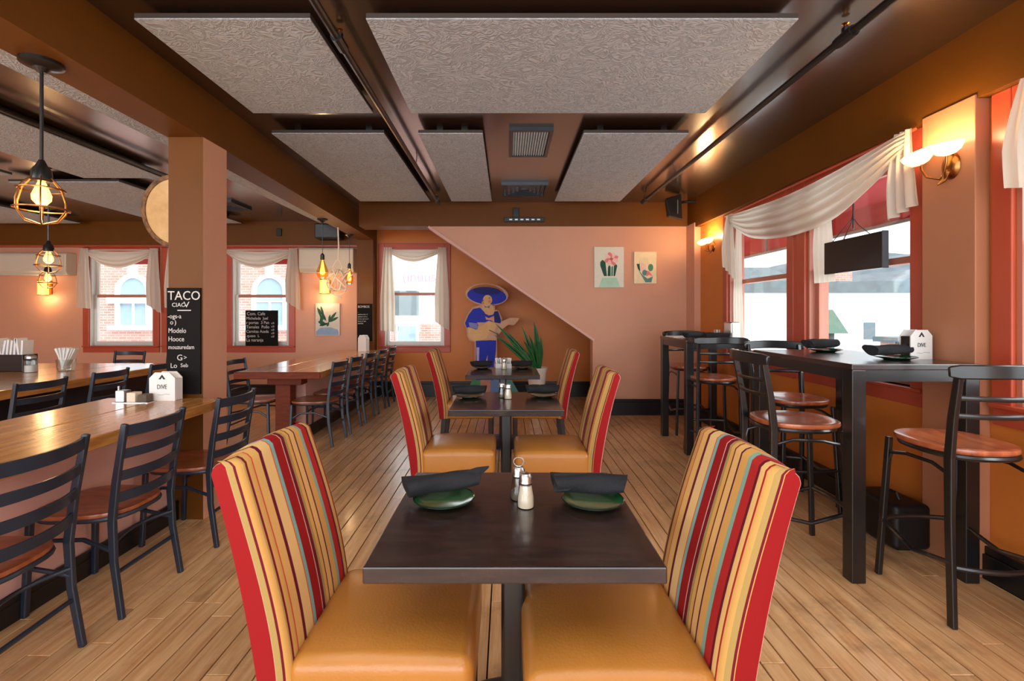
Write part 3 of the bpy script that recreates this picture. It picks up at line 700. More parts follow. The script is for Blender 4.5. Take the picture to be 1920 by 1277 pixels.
def lantern(x, z, label):
    r = thing('wall_lantern', label, 'sconce', (x, YB, z))
    MB().bx(-0.06, 0.06, -0.02, 0, -0.1, 0.12).build('backplate', M['brass'], r, 0.004, 0)
    MB().lathe([(0.075, -0.11), (0.075, 0.11)], 16, (0, -0.1, 0), Matrix.Diagonal((1, 0.9, 1))).build('shade', M['lantern'], r)
    MB().lathe([(0.08, 0.11), (0.08, 0.125)], 16, (0, -0.1, 0), Matrix.Diagonal((1, 0.9, 1))).lathe([(0.082, -0.12), (0.082, -0.11)], 16, (0, -0.1, 0), Matrix.Diagonal((1, 0.9, 1))).build('rim', M['brass'], r)
    point((0, -0.16, -0.18), 3.2, WARM, 0.05, r); point((0, -0.16, 0.2), 1.6, WARM, 0.05, r)
lantern(-7.58, 1.79, 'amber cylinder wall lantern below the left air conditioner')
lantern(-2.98, 1.81, 'amber cylinder wall lantern above the aloe painting')
def aircon(x0, x1, z0, z1, label):
    r = thing('air_conditioner', label, 'air conditioner', ((x0 + x1) / 2, YB, z0)); w = (x1 - x0) / 2; h = z1 - z0
    MB().loft([[(xx, -0.16, 0.0), (xx, -0.20, 0.06), (xx, -0.20, h - 0.03), (xx, -0.17, h), (xx, 0, h), (xx, 0, 0)] for xx in (-w, -w + 0.02, w - 0.02, w)]).build('body', M['plastic'], r, 0.012, 0)
    MB().bx(-w + 0.03, w - 0.03, -0.206, -0.2, 0.10, h - 0.05).build('front_panel', M['plastic'], r, 0.003, 0)
    MB().bx(-w + 0.08, w - 0.08, -0.19, -0.14, -0.006, 0.004).build('outlet_flap', M['white'], r, 0.003, 0)
aircon(-8.42, -7.12, 2.0, 2.36, 'cream wall air conditioner at the far left')
aircon(-3.36, -2.48, 2.04, 2.44, 'cream wall air conditioner behind the rope knot')

# ------------------------------------------------------------------ curtains
def swag(name, root, tops, bots, out, folds=5, amp=0.025):
    """tops/bots: lists of (u,z) along; root local x = u, y = depth (negative into the room)"""
    rows = []; n = 26
    def at(L, s):
        f = s * (len(L) - 1); i_ = min(int(f), len(L) - 2); g = f - i_
        def cr(k): return L[max(0, min(len(L) - 1, k))]
        p0, p1, p2, p3 = cr(i_ - 1), cr(i_), cr(i_ + 1), cr(i_ + 2)
        return tuple(0.5 * ((2 * p1[c]) + (-p0[c] + p2[c]) * g + (2 * p0[c] - 5 * p1[c] + 4 * p2[c] - p3[c]) * g * g + (-p0[c] + 3 * p1[c] - 3 * p2[c] + p3[c]) * g ** 3) for c in (0, 1))
    for i_ in range(n + 1):
        s = i_ / n; a = at(tops, s); b_ = at(bots, s); row = []
        e = sin(pi * s) ** 0.6
        for j in range(31):
            t = j / 30
            bulge = -0.07 * e * sin(pi * t) - amp * (0.35 + 0.65 * e) * sin(2 * pi * folds * t + 0.8 * sin(3 * s))
            row.append((a[0] + (b_[0] - a[0]) * t, out + bulge, a[1] + (b_[1] - a[1]) * t))
        rows.append(row)
    return MB().grid(rows).build(name, M['sheer'], root, smooth=80)
def tail(name, root, u0, u1, z1, z0a, z0b, out, folds=4, amp=0.02, flare=1.0):
    rows = []
    for i_ in range(15):
        t = i_ / 14; row = []
        for j in range(33):
            s = j / 32; zb = z0a + (z0b - z0a) * s; uc = (u0 + u1) / 2; fl = 0.55 + (flare - 0.55) * min(1, t * 1.6)
            row.append((uc + (u0 - uc + (u1 - u0) * s) * fl, out - amp * (0.4 + 0.6 * t) * sin(2 * pi * folds * s) - 0.015 * sin(pi * t), z1 + (zb - z1) * t))
        rows.append(row)
    return MB().grid(rows).build(name, M['sheer'], root, smooth=80)
def back_curtain(label, x0, x1, zt, sag, tl, tr, out=-0.06):
    r = thing('scarf_valance', label, 'curtain', (x0, YB, 0)); w = x1 - x0
    MB().tube([(-0.04, out + 0.02, zt), (w + 0.04, out + 0.02, zt)], 0.008, 6).build('rod', M['white'], r)
    tops = [(0, zt), (w * 0.25, zt - 0.02), (w * 0.5, zt - 0.03), (w * 0.75, zt - 0.02), (w, zt)]
    bots = [(0.0, zt - 0.05), (w * 0.25, zt - sag * 0.8), (w * 0.5, zt - sag), (w * 0.75, zt - sag * 0.72), (w, zt - 0.05)]
    swag('swag', r, tops, bots, out, 4, 0.012)
    if tl: tail('tail', r, -0.10, 0.14, zt + 0.02, zt - tl, zt - tl - 0.02, out - 0.03, 3, 0.016)
    if tr: tail('tail', r, w - 0.12, w + 0.12, zt + 0.02, zt - tr + 0.1, zt - tr - 0.05, out - 0.03, 3, 0.016)
back_curtain('cream scarf valance on the window left of the drum', -6.94, -5.78, 2.42, 0.30, 0.95, 1.0)
back_curtain('cream scarf valance on the window half hidden by the column', -5.50, -4.86, 2.42, 0.28, 0.95, 0)
back_curtain('cream scarf valance on the window with the chalkboard', -4.62, -3.50, 2.42, 0.30, 0, 0.95)
back_curtain('cream sheer scarf on the window in the stair recess', -1.97, -1.06, 2.44, 0.22, 1.35, 1.3, -0.04)
r = thing('scarf_valance', 'large cream scarf swag draped across the two right hand windows', 'curtain', (XR, 5.30, 0), -90)
# local x runs towards the camera: u = 5.30 - y
swag('swag', r, [(0.12, 2.43), (0.62, 2.40), (1.2, 2.38), (1.75, 2.40), (2.15, 2.44), (2.42, 2.47)],
     [(0.15, 2.34), (0.60, 2.12), (1.2, 2.03), (1.75, 2.05), (2.1, 2.18), (2.44, 2.36)], -0.13, 5, 0.02)
tail('tail', r, 0.0, 0.26, 2.44, 1.90, 1.72, -0.12, 4, 0.02, 1.1)
tail('tail', r, 2.28, 2.50, 2.48, 1.96, 2.02, -0.12, 3, 0.025, 0.9)
tail('sheer', r, 0.06, 0.26, 2.40, 0.96, 0.96, -0.03, 3, 0.012)
tail('sheer', r, 1.42, 1.66, 2.40, 1.62, 1.62, -0.03, 4, 0.012)
MB().tube([(-0.02, -0.10, 2.45), (2.46, -0.10, 2.47)], 0.009, 6).build('rod', M['red'], r)
r = thing('scarf_valance', 'cream scarf tail at the right edge beside the pilaster', 'curtain', (XR, 2.28, 0), -90)
tail('tail', r, -0.02, 0.24, 2.47, 1.98, 1.92, -0.12, 4, 0.028, 1.05)
swag('swag', r, [(0.1, 2.45), (0.6, 2.42), (1.2, 2.45)], [(0.12, 2.36), (0.6, 2.1), (1.2, 2.36)], -0.12, 4, 0.02)

# ------------------------------------------------------------------ wall art and boards
def art(name, label, cat, x, z, w, h, y, mat):
    r = thing(name, label, cat, (x, y, z)); MB().bx(-w / 2, w / 2, -0.03, 0, -h / 2, h / 2).build('canvas', mat, r, 0.003, 0); return r
def dab(r, name, pts, mat, layer=1): MB().poly(pts, -0.031 - 0.0008 * layer, -0.0295).build(name, mat, r, smooth=0)
PKL, PK, RD, DG, MG = flat('petal_pale', (240, 196, 190)), flat('petal_pink', (228, 128, 120)), flat('petal_red', (206, 84, 76)), flat('cactus_dark', (22, 78, 58)), flat('cactus_mid', (78, 134, 108))
MINT = flat('pot_mint', (176, 214, 190))
def petal(cx, cz, a, L, w):
    a = radians(a); d = Vector((cos(a), sin(a))); n = Vector((-d.y, d.x))
    return [tuple(Vector((cx, cz)) + d * (L * t) + n * (w * k)) for t, k in ((0, 0), (0.3, 0.8), (0.65, 1), (0.9, 0.5), (1, 0), (0.9, -0.5), (0.65, -1), (0.3, -0.8))]
r = art('cactus_painting', 'painting of a pink flowering cactus in a pale green pot', 'painting', 1.385, 2.0, 0.40, 0.55, 6.52, M['canvas'])
dab(r, 'pot', [(-0.14, -0.27), (0.15, -0.27), (0.10, -0.14), (-0.09, -0.14)], MINT, 1)
dab(r, 'cactus', [(-0.07, -0.12), (-0.12, 0.02), (-0.12, 0.07), (-0.09, 0.10), (-0.05, 0.07), (-0.03, -0.12)], DG, 1)
dab(r, 'cactus', [(-0.02, -0.12), (-0.015, 0.0), (0.005, 0.04), (0.02, 0.0), (0.02, -0.12)], DG, 1)
dab(r, 'cactus', [(0.028, -0.12), (0.03, 0.0), (0.045, 0.02), (0.055, 0.0), (0.05, -0.12)], MG, 1)
dab(r, 'cactus', [(0.06, -0.12), (0.065, 0.02), (0.085, 0.05), (0.11, 0.02), (0.08, -0.12)], DG, 1)
for k, a in enumerate((20, 65, 110, 150, 200, 245, 300, 340)): dab(r, 'petal', petal(0.03, 0.11, a, 0.10, 0.03), PKL if k % 2 else PK, 2 + k * 0.2)
dab(r, 'petal', ell(0.03, 0.11, 0.022, 0.02, 10), RD, 5)
r = art('bird_cactus_painting', 'smaller painting of prickly pear and succulents near the corner', 'painting', 1.876, 1.995, 0.305, 0.43, 6.52, flat('canvas_warm', (238, 220, 180)))
dab(r, 'succulent', [(0.0, -0.2), (-0.08, -0.06), (-0.10, -0.02), (-0.04, -0.1), (0.03, -0.15), (0.10, -0.12), (0.08, -0.2)], flat('teal_leaf', (86, 138, 134)), 1)
dab(r, 'cactus_pad', ell(0.07, 0.0, 0.035, 0.05, 14), MG, 1)
dab(r, 'cactus_pad', ell(-0.03, 0.0, 0.045, 0.055, 14), PKL, 1)
dab(r, 'cactus_pad', ell(-0.01, -0.07, 0.035, 0.04, 14), flat('teal_leaf', (86, 138, 134)), 2)
dab(r, 'petal', [(0.01, -0.12), (0.02, -0.04), (0.05, -0.05), (0.10, -0.12), (0.05, -0.10)], PK, 3)
dab(r, 'leaf', [(-0.12, 0.05), (-0.10, -0.02), (-0.07, -0.05), (-0.08, 0.05)], DG, 1)
for k in range(5): dab(r, 'spine', [(-0.08 + 0.03 * k, 0.04), (-0.075 + 0.028 * k, 0.04), (-0.07 + 0.022 * k, 0.15 - 0.02 * (k % 2))], flat('grey_spine', (150, 146, 120)), 1)
r = art('aloe_painting', 'painting of a dark green aloe on blue below the amber lantern', 'painting', -2.955, 1.275, 0.40, 0.53, YB, flat('canvas_grey', (206, 200, 190)))
BL = flat('blue_wash', (140, 164, 196))
dab(r, 'ground', [(-0.19, -0.255), (0.19, -0.255), (0.17, -0.17), (0.05, -0.13), (-0.12, -0.14), (-0.19, -0.2)], BL, 1)
for k, (a, L) in enumerate(((28, 0.19), (52, 0.22))): dab(r, 'leaf', petal(0.01, -0.05, a, L, 0.022), flat('aloe', (32, 82, 54)), 2 + 0.2 * k)
for k, (bx_, bz_, a, L, w_) in enumerate(((-0.10, -0.02, 100, 0.2, 0.018), (-0.08, -0.02, 112, 0.24, 0.02), (-0.05, -0.02, 104, 0.25, 0.02), (-0.02, -0.03, 118, 0.18, 0.02), (-0.12, -0.06, 70, 0.14, 0.03), (-0.03, -0.07, 165, 0.13, 0.03), (0.02, -0.06, 195, 0.16, 0.022), (0.02, -0.05, 80, 0.13, 0.018), (0.02, -0.04, 250, 0.08, 0.02))): dab(r, 'leaf', petal(bx_, bz_, a, L, w_), flat('aloe', (32, 82, 54)) if k % 3 else flat('aloe_dark', (20, 60, 44)), 2.6 + 0.2 * k)
# TACO chalkboard on the column
r = thing('tall_chalkboard', 'tall black chalkboard lettered TACO on the column', 'chalkboard', (-2.153, 3.21, 1.20))
MB().bx(-0.112, 0.112, -0.012, 0, -0.36, 0.348).build('board', M['board'], r, 0, 0)
for s, size, xx, zz, sq in (('TACO', 0.085, -0.106, 0.268, 0.92), ('CIAO', 0.038, -0.078, 0.222, 1.0), ('V', 0.055, 0.0, 0.218, 1.2), ('-ogs-a', 0.042, -0.106, 0.145, 0.9), ('o', 0.042, -0.09, 0.105, 1.0), (')', 0.042, -0.06, 0.105, 1.0),
                            ('Modelo', 0.046, -0.102, 0.048, 0.85), ('Hooce', 0.046, -0.102, -0.008, 0.85), ('mouzuredam', 0.040, -0.102, -0.06, 0.82), ('G', 0.055, -0.045, -0.135, 1.0), ('>', 0.04, 0.0, -0.13, 1.0), ('Lo', 0.045, -0.088, -0.185, 1.0), ('Seb', 0.036, -0.02, -0.18, 1.0)):
    text(s, size, xx, zz, -0.0125, M['chalk'], r, sq)
MB().strap([(-0.04, -0.0128, 0.198), (0.05, -0.0128, 0.198)], 0.006, 0.001).build('underline', M['chalk'], r, 0, 0)
r = thing('window_chalkboard', 'black chalkboard full of chalk writing leaning in the left window', 'chalkboard', (-4.03, 7.90, 0.84))
MB().bx(-0.265, 0.265, -0.012, 0.012, 0, 0.585).build('board', M['board'], r, 0.003, 0)
for k, (s, xx, sz) in enumerate((('Com. Cafe', -0.24, 0.075), ('Michelada  Juel', -0.25, 0.065), ('r portas  3 Pan', -0.25, 0.068), ('Tamales  Pollo', -0.25, 0.07), ('Carnitas Asada', -0.25, 0.066), ('queso  L', -0.24, 0.065), ('La naranja', -0.25, 0.075))):
    text(s, sz, xx, 0.505 - 0.072 * k, -0.0125, M['chalk'], r, 0.92)
for k in range(5): text('o3l', 0.045, 0.16, 0.36 - 0.055 * k, -0.0125, M['chalk'], r, 0.9)
r = thing('narrow_chalkboard', 'narrow dark chalkboard menu on the pier at the beam end', 'chalkboard', (-2.28, 7.72, 1.23))
MB().bx(-0.12, 0.12, -0.012, 0, -0.30, 0.30).build('board', M['board'], r, 0, 0)
text('BOMBOS', 0.052, -0.11, 0.235, -0.0125, M['chalk'], r, 0.9)
for k, s in enumerate(('-', 'nachos de a 3', 'quesos con a', 'arroz con to 5', 'tacos al pas', 'tamales')): text(s, 0.03, -0.11, 0.155 - 0.036 * k, -0.0125, M['chalk'], r, 0.95)
# drum behind the column
r = thing('frame_drum', 'round tan frame drum hung behind the column', 'drum', (-2.42, 3.60, 2.13)); r.rotation_euler = (radians(96), radians(0), radians(-6))
MB().lathe([(0.255, 0.0), (0.272, 0.0), (0.274, 0.06), (0.268, 0.088), (0.235, 0.092), (0.235, 0.07), (0.255, 0.06), (0.255, 0.0)], 40).build('hoop', M['hoop'], r)
MB().lathe([(0.002, 0.084), (0.236, 0.084), (0.236, 0.07), (0.002, 0.07)], 40).build('skin', M['skin'], r)
MB().tube([(0.05, 0.2, 0.085), (0.10, 0.21, 0.10), (0.13, 0.16, 0.085)], 0.012, 8).build('strap_handle', M['hoop'], r)
# mariachi cut-out
r = thing('mariachi_cutout', 'painted standing cutout of a mariachi guitarist in blue suit and sombrero', 'cutout', (0, 7.55, 0))
def cz(pts): return [(a * 0.001454 - 0.76, 1.946 - b_ * 0.001454) for a, b_ in pts]
def piece(name, pts, mat, layer, raw=False):
    MB().poly(pts if raw else cz(pts), -0.004 * layer - 0.006, -0.004 * layer + (0.006 if layer == 0 else 0.0)).build(name, mat, r, smooth=0)
def ez(cx, cy, rx, ry, tilt=0, n=28):
    t = radians(tilt); return [(cx + rx * cos(a) * cos(t) - ry * sin(a) * sin(t), cy + rx * cos(a) * sin(t) + ry * sin(a) * cos(t)) for a in [2 * pi * k / n for k in range(n)]]
BLU, BLD, FL, OUTL = flat('suit_blue', (28, 44, 176)), flat('suit_blue_dark', (16, 24, 110)), flat('painted_skin', (226, 172, 118)), flat('cutout_edge', (206, 160, 130))
piece('backing_board', ez(308, 190, 232, 120, 4), OUTL, 0)
piece('hat_top', ez(305, 172, 190, 92, 4), flat('hat_brown', (176, 104, 50)), 1)
piece('backing_board', [(240, 300), (150, 330), (100, 400), (60, 500), (90, 560), (96, 640), (125, 690), (178, 700), (180, 1338), (420, 1338), (418, 690), (420, 600), (470, 500), (470, 440), (435, 360), (395, 355), (395, 300)], OUTL, 0)
piece('sombrero_brim', ez(308, 203, 212, 92, 5), BLU, 2)
piece('sombrero_crown', ez(310, 150, 150, 42, 3), BLD, 3)
piece('neck', [(252, 285), (262, 340), (290, 395), (330, 415), (375, 405), (392, 370), (378, 320), (360, 295)], FL, 3)
piece('head', ez(316, 248, 50, 54), FL, 4)
for e in ((337, 228), (268, 255)): piece('eye', ez(e[0], e[1], 8, 9, 0, 10), M['black'], 5)
piece('cheek', ez(338, 265, 16, 14, 0, 12), flat('cheek', (226, 130, 84)), 5)
piece('ear', ez(262, 278, 10, 16, 0, 10), flat('cheek', (226, 130, 84)), 5)
piece('moustache', [(280, 308), (308, 322), (340, 305), (334, 340), (310, 328), (285, 330)], M['black'], 5)
piece('jacket', [(235, 330), (160, 345), (110, 410), (72, 500), (90, 545), (190, 575), (215, 520), (200, 490), (290, 490), (330, 470), (385, 490), (455, 500), (460, 460), (430, 370), (400, 370), (370, 410), (300, 400)], BLU, 2)
piece('cuff', [(112, 490), (205, 500), (210, 565), (125, 545)], flat('cuff_grey', (130, 134, 190)), 3)
piece('bow_tie', [(290, 425), (330, 445), (385, 420), (390, 490), (350, 465), (300, 460)], flat('bow_pink', (232, 150, 120)), 4)
piece('sleeve', [(385, 375), (430, 368), (462, 480), (440, 500), (395, 480)], BLD, 3)
piece('guitar_body', [(105, 540), (110, 620), (130, 670), (175, 690), (250, 680), (300, 665), (335, 600), (395, 580), (415, 520), (390, 490), (330, 480), (260, 520), (200, 570)], flat('guitar_tan', (228, 178, 120)), 3)
piece('guitar_side', [(300, 665), (335, 600), (410, 575), (408, 685), (300, 680)], flat('guitar_rose', (214, 160, 130)), 3)
piece('guitar_neck', [(415, 590), (470, 480), (560, 440), (660, 443), (640, 480), (600, 520), (540, 515), (480, 560), (440, 620)], flat('guitar_head', (214, 166, 132)), 2)
piece('guitar_string', [(330, 575), (336, 568), (480, 640), (474, 648)], M['black'], 5)
piece('hand', ez(272, 545, 62, 24, -8), FL, 4)
piece('trousers', [(190, 690), (410, 680), (405, 800), (385, 950), (380, 1330), (190, 1330)], BLU, 2)
piece('trouser_braid', [(195, 760), (228, 760), (222, 950), (200, 950)], flat('braid', (190, 180, 220)), 3)
piece('trouser_gap', [(285, 950), (318, 840), (308, 1100)], FL, 3)
for nm, pts, c in (('green', [(150, 1110), (240, 1110), (235, 1330), (60, 1330)], (70, 140, 96)), ('rose', [(240, 1110), (350, 1110), (345, 1330), (235, 1330)], (196, 130, 112)), ('blue', [(350, 1110), (436, 1110), (440, 1330), (345, 1330)], (110, 140, 190)), ('teal', [(436, 1110), (576, 1110), (700, 1330), (440, 1330)], (92, 150, 146))):
    piece('base_patch', pts, flat('patch_' + nm, c), 4)

# ------------------------------------------------------------------ furniture prototypes
def parsons():
    r = thing('parsons_chair', '', 'chair')
    w, t, z0, z1 = 0.47, 0.085, 0.34, 1.005; nseg = 10; rings = []; uvr = []
    def ring(z, xc, th, ww, crown):
        P = []; U = []
        ys = [-ww / 2 + 0.018 + (ww - 0.036) * k / nseg for k in range(nseg + 1)]
        for y in ys: P.append((xc + th / 2, y, z + crown * cos(pi * y / ww))); U.append(y)
        P.append((xc + th / 2 - 0.010, ww / 2 - 0.005, z)); P.append((xc + th / 2 - 0.034, ww / 2, z)); P.append((xc - th / 2 + 0.01, ww / 2, z - crown * 0.5))
        U += [None] * 3
        for y in reversed(ys): P.append((xc - th / 2, y, z - 0.012 * min(1, max(0, (z - 0.9) * 10)) + crown * cos(pi * y / ww))); U.append(y)
        P.append((xc - th / 2 + 0.01, -ww / 2, z - crown * 0.5)); P.append((xc + th / 2 - 0.034, -ww / 2, z)); P.append((xc + th / 2 - 0.010, -ww / 2 + 0.005, z)); U += [None] * 3
        return P, U
    L = 14; allr = []
    for i_ in range(L + 1):
        s = i_ / L; z = z0 + (z1 - 0.03 - z0) * s
        xc = -0.225 - 0.132 * s ** 1.6
        ww = w * (1 - 0.03 * s ** 5); allr.append(ring(z, xc, t * (1 + 0.25 * sin(pi * s) * (1 - s)), ww, 0.014 * s ** 4))
    for k, (dz, th) in enumerate(((0.014, 0.92), (0.024, 0.68), (0.028, 0.40))): allr.append(ring(z1 - 0.03 + dz, -0.358 - 0.002 * k, t * th, w * (0.965 - 0.012 * k), 0.014))
    n = len(allr[0][0]); vs = [p for a, _ in allr for p in a]; fs = []; uvs = []
    Us = allr[0][1]; PER = 0.475
    def uval(j, k):
        a, b_ = Us[j], Us[k]
        if a is not None and b_ is not None: return (a / PER + 5.5, b_ / PER + 5.5)
        m = n // 2
        side = (j - (nseg + 1)) if j < m else (j - m - (nseg + 1))
        if j > m: side = 1 - side                      # 2 back corner, 1 side panel, 0 and -1 front edge
        return {2: (RED0 + 0.100, RED0 + 0.112), 1: (RED0 + 0.004, RED0 + 0.100), 0: (0.012, 0.085), -1: (0.085, 0.105)}[side]
    for i_ in range(len(allr) - 1):
        for j in range(n):
            k = (j + 1) % n; fs.append((i_ * n + j, i_ * n + k, (i_ + 1) * n + k, (i_ + 1) * n + j)); a, b_ = uval(j, k)
            uvs.append([(a, i_), (b_, i_), (b_, i_ + 1), (a, i_ + 1)])
    o_ = (len(allr) - 1) * n; m = n // 2
    for j in range(nseg):
        jb = m + nseg - j; fs.append((o_ + j, o_ + j + 1, o_ + jb - 1, o_ + jb)); a, b_ = Us[j] / PER + 5.5, Us[j + 1] / PER + 5.5
        uvs.append([(a, 0), (b_, 0), (b_, 1), (a, 1)])
    fs.append((o_ + nseg, o_ + nseg + 1, o_ + nseg + 2, o_ + nseg + 3, o_ + m)); uvs.append([(RED0 + 0.01, 0)] * 5)
    fs.append((o_ + m + nseg, o_ + m + nseg + 1, o_ + m + nseg + 2, o_ + m + nseg + 3, o_ + 0)); uvs.append([(RED0 + 0.01, 0)] * 5)
    fs.append(tuple(reversed(range(n)))); uvs.append([(RED0 + 0.01, 0)] * n)
    MB().add(vs, fs, uvs).build('backrest', M['stripe'], r, smooth=60)
    MB().rbox(-0.20, 0.275, -0.232, 0.232, 0.335, 0.495, 0.035, 0.022).build('seat', M['tan'], r, smooth=60)
    MB().tube([(0.255, -0.222, 0.352), (0.255, 0.222, 0.352), (-0.17, 0.222, 0.352), (-0.17, -0.222, 0.352)], 0.006, 6, True).build('piping', M['tan'], r)
    for sx, sy in ((0.24, 0.2), (0.24, -0.2), (-0.22, 0.2), (-0.22, -0.2)):
        k = 0.03 if sx < 0 else 0
        MB().loft([[(sx - k + a * 0.017, sy + b_ * 0.017, 0) for a, b_ in ((-1, -1), (1, -1), (1, 1), (-1, 1))], [(sx + a * 0.023, sy + b_ * 0.023, 0.337) for a, b_ in ((-1, -1), (1, -1), (1, 1), (-1, 1))]]).build('leg', M['legwood'], r, 0.003, 0)
    return r
def seat_mb(outl, z0, z1, dish=0.012):
    mb = MB(); c = [sum(p[0] for p in outl) / len(outl), sum(p[1] for p in outl) / len(outl)]
    def rg(k, z): return [(c[0] + (x - c[0]) * k, c[1] + (y - c[1]) * k, z) for x, y in outl]
    mb.loft([rg(0.94, z0), rg(0.985, z0 + 0.005), rg(1.0, (z0 + z1) / 2), rg(0.985, z1 - 0.003), rg(0.93, z1), rg(0.7, z1 - dish * 0.6), rg(0.35, z1 - dish), rg(0.05, z1 - dish)]); return mb
def superell(a, b, e, n=36, taper=0.0, cx=0):
    P = []
    for k in range(n):
        t = 2 * pi * k / n; c, s = cos(t), sin(t)
        x = a * math.copysign(abs(c) ** (2 / e), c); y = b * math.copysign(abs(s) ** (2 / e), s); y *= 1 + taper * x / a; P.append((x + cx, y))
    return P
def ladder_chair():
    r = thing('ladder_back_chair', '', 'chair')
    for sg in (-1, 1):
        p = [(-0.245, 0.195 * sg, 0), (-0.205, 0.19 * sg, 0.25), (-0.195, 0.188 * sg, 0.44), (-0.215, 0.19 * sg, 0.62), (-0.258, 0.195 * sg, 0.88)]
        MB().strap(p, [0.026, 0.03, 0.034, 0.032, 0.026], 0.022, (1, 0, 0)).build('rear_leg', M['metal'], r, 0.005, 0)
        MB().strap([(0.205, 0.185 * sg, 0.0), (0.19, 0.175 * sg, 0.43)], 0.026, 0.026, (1, 0, 0)).build('front_leg', M['metal'], r, 0.005, 0)
        MB().tube([(-0.205, 0.188 * sg, 0.30), (-0.05, 0.17 * sg, 0.345), (0.1, 0.168 * sg, 0.34), (0.195, 0.177 * sg, 0.28)], 0.010, 8).build('side_brace', M['metal'], r)
    for z in (0.54, 0.64, 0.74, 0.845):
        x0 = -0.195 - 0.06 * (z - 0.44) / 0.42
        h = 0.052 if z > 0.8 else 0.044
        MB().strap([(x0 - 0.045 * (1 - (y / 0.185) ** 2), y, z) for y in [(-0.185 + 0.37 * k / 10) for k in range(11)]], h, 0.012).build('slat', M['metal'], r, 0.003, 40)
    MB().tube([(x, y, 0.435) for x, y in superell(0.205, 0.19, 3.2, 28, 0.06)], 0.012, 8, True).build('seat_frame', M['metal'], r)
    seat_mb(superell(0.222, 0.205, 3.0, 36, 0.08, 0.01), 0.440, 0.466).build('seat', M['seatwood'], r, smooth=50)
    MB().tube([(-0.21, y, 0.20 - 0.05 * (1 - (y / 0.185) ** 2) * 0) for y in (-0.185, 0, 0.185)], 0.010, 8).build('stretcher', M['metal'], r)
    MB().tube([(-0.205 + 0.06 * (1 - (y / 0.185) ** 2), y, 0.33) for y in [(-0.185 + 0.37 * k / 8) for k in range(9)]], 0.009, 8).build('bowed_stretcher', M['metal'], r)
    return r
def bar_stool():
    r = thing('bar_stool', '', 'stool')
    for sg in (-1, 1):
        p = [(-0.215, 0.20 * sg, 0), (-0.19, 0.19 * sg, 0.45), (-0.185, 0.187 * sg, 0.74), (-0.205, 0.19 * sg, 0.92), (-0.245, 0.195 * sg, 1.135)]
        MB().strap(p, [0.034, 0.036, 0.04, 0.036, 0.03], 0.024, (1, 0, 0)).build('rear_leg', M['metal2'], r, 0.005, 0)
        MB().strap([(0.225, 0.20 * sg, 0.0), (0.19, 0.17 * sg, 0.735)], 0.028, 0.026, (1, 0, 0)).build('front_leg', M['metal2'], r, 0.005, 0)
        MB().tube([(-0.195, 0.19 * sg, 0.55), (-0.17, 0.18 * sg, 0.66), (-0.08, 0.175 * sg, 0.685), (0.08, 0.17 * sg, 0.68), (0.17, 0.172 * sg, 0.66), (0.195, 0.175 * sg, 0.60)], 0.009, 8).build('side_brace', M['metal2'], r)
        MB().tube([(-0.205, 0.196 * sg, 0.28), (0.0, 0.20 * sg, 0.24), (0.215, 0.19 * sg, 0.30)], 0.011, 8).build('side_rail', M['metal2'], r)
    MB().tube([(0.212 + 0.03 * (1 - (y / 0.19) ** 2), y, 0.30) for y in [(-0.19 + 0.38 * k / 8) for k in range(9)]], 0.012, 8).build('foot_rail', M['metal2'], r)
    MB().tube([(-0.20 - 0.05 * (1 - (y / 0.19) ** 2), y, 0.26) for y in [(-0.19 + 0.38 * k / 8) for k in range(9)]], 0.012, 8).build('rear_rail', M['metal2'], r)
    for z in (0.93, 1.01):
        x0 = -0.205 - 0.04 * (z - 0.92) / 0.215
        MB().tube([(x0 - 0.05 * (1 - (y / 0.19) ** 2), y, z) for y in [(-0.19 + 0.38 * k / 10) for k in range(11)]], 0.012, 8, flatx=0.008, up=(0, 0, 1)).build('back_rail', M['metal2'], r)
    MB().strap([(-0.235 - 0.075 * (1 - (y / 0.235) ** 2), y, 1.125 + 0.008 * cos(pi * y / 0.47)) for y in [(-0.235 + 0.47 * k / 14) for k in range(15)]], [0.045] + [0.062] * 13 + [0.045], 0.024).build('crest_rail', M['metal2'], r, 0.006, 40)
    MB().tube([(x, y, 0.735) for x, y in superell(0.20, 0.185, 2.6, 28)], 0.014, 8, True).build('seat_frame', M['metal2'], r)
    seat_mb(superell(0.222, 0.205, 2.5, 40, 0.02, 0.01), 0.745, 0.775, 0.016).build('seat', M['stoolwood'], r, smooth=50)
    return r
def dining_table(w, d):
    r = thing('dining_table', '', 'table')
    MB().bx(-w / 2, w / 2, -d / 2, d / 2, 0.718, 0.76).build('tabletop', M['tabletop'], r, 0.004, 0)
    MB().bx(-0.2, 0.2, -0.03, 0.03, 0.70, 0.718).bx(-0.03, 0.03, -0.2, 0.2, 0.70, 0.7179).build('spider_bracket', M['metal2'], r, 0, 0)
    MB().rbox(-0.037, 0.037, -0.037, 0.037, 0.03, 0.71, 0.012).build('pedestal', M['metal2'], r, smooth=60)
    MB().lathe([(0.29, 0), (0.29, 0.012), (0.27, 0.022), (0.08, 0.045), (0.05, 0.055)], 36).build('base', M['metal'], r)
    return r
tb = dining_table(0.745, 0.70); tb.location = (0.02, 1.52, 0); tb['label'] = 'nearest square dark stained dining table with shakers and two green plates'; tb['group'] = 'dark dining tables in the centre row'
for (x, y, lb) in ((-0.003, 3.42, 'middle dark dining table of the centre row'), (-0.04, 5.13, 'farthest dark dining table, in front of the mariachi cutout')):
    o = copy_tree(tb); o.location = (x, y, 0); o['label'] = lb
pc = parsons(); u = [False]; G = 'striped parsons chairs at the centre tables'
place(pc, u, (-0.360, 1.445, 0), 0, 'nearest left striped parsons chair with tan vinyl seat', G)
place(pc, u, (0.320, 1.385, 0), 180, 'nearest right striped parsons chair with tan vinyl seat', G)
place(pc, u, (-0.350, 3.30, 0), 0, 'striped parsons chair left of the middle table', G)
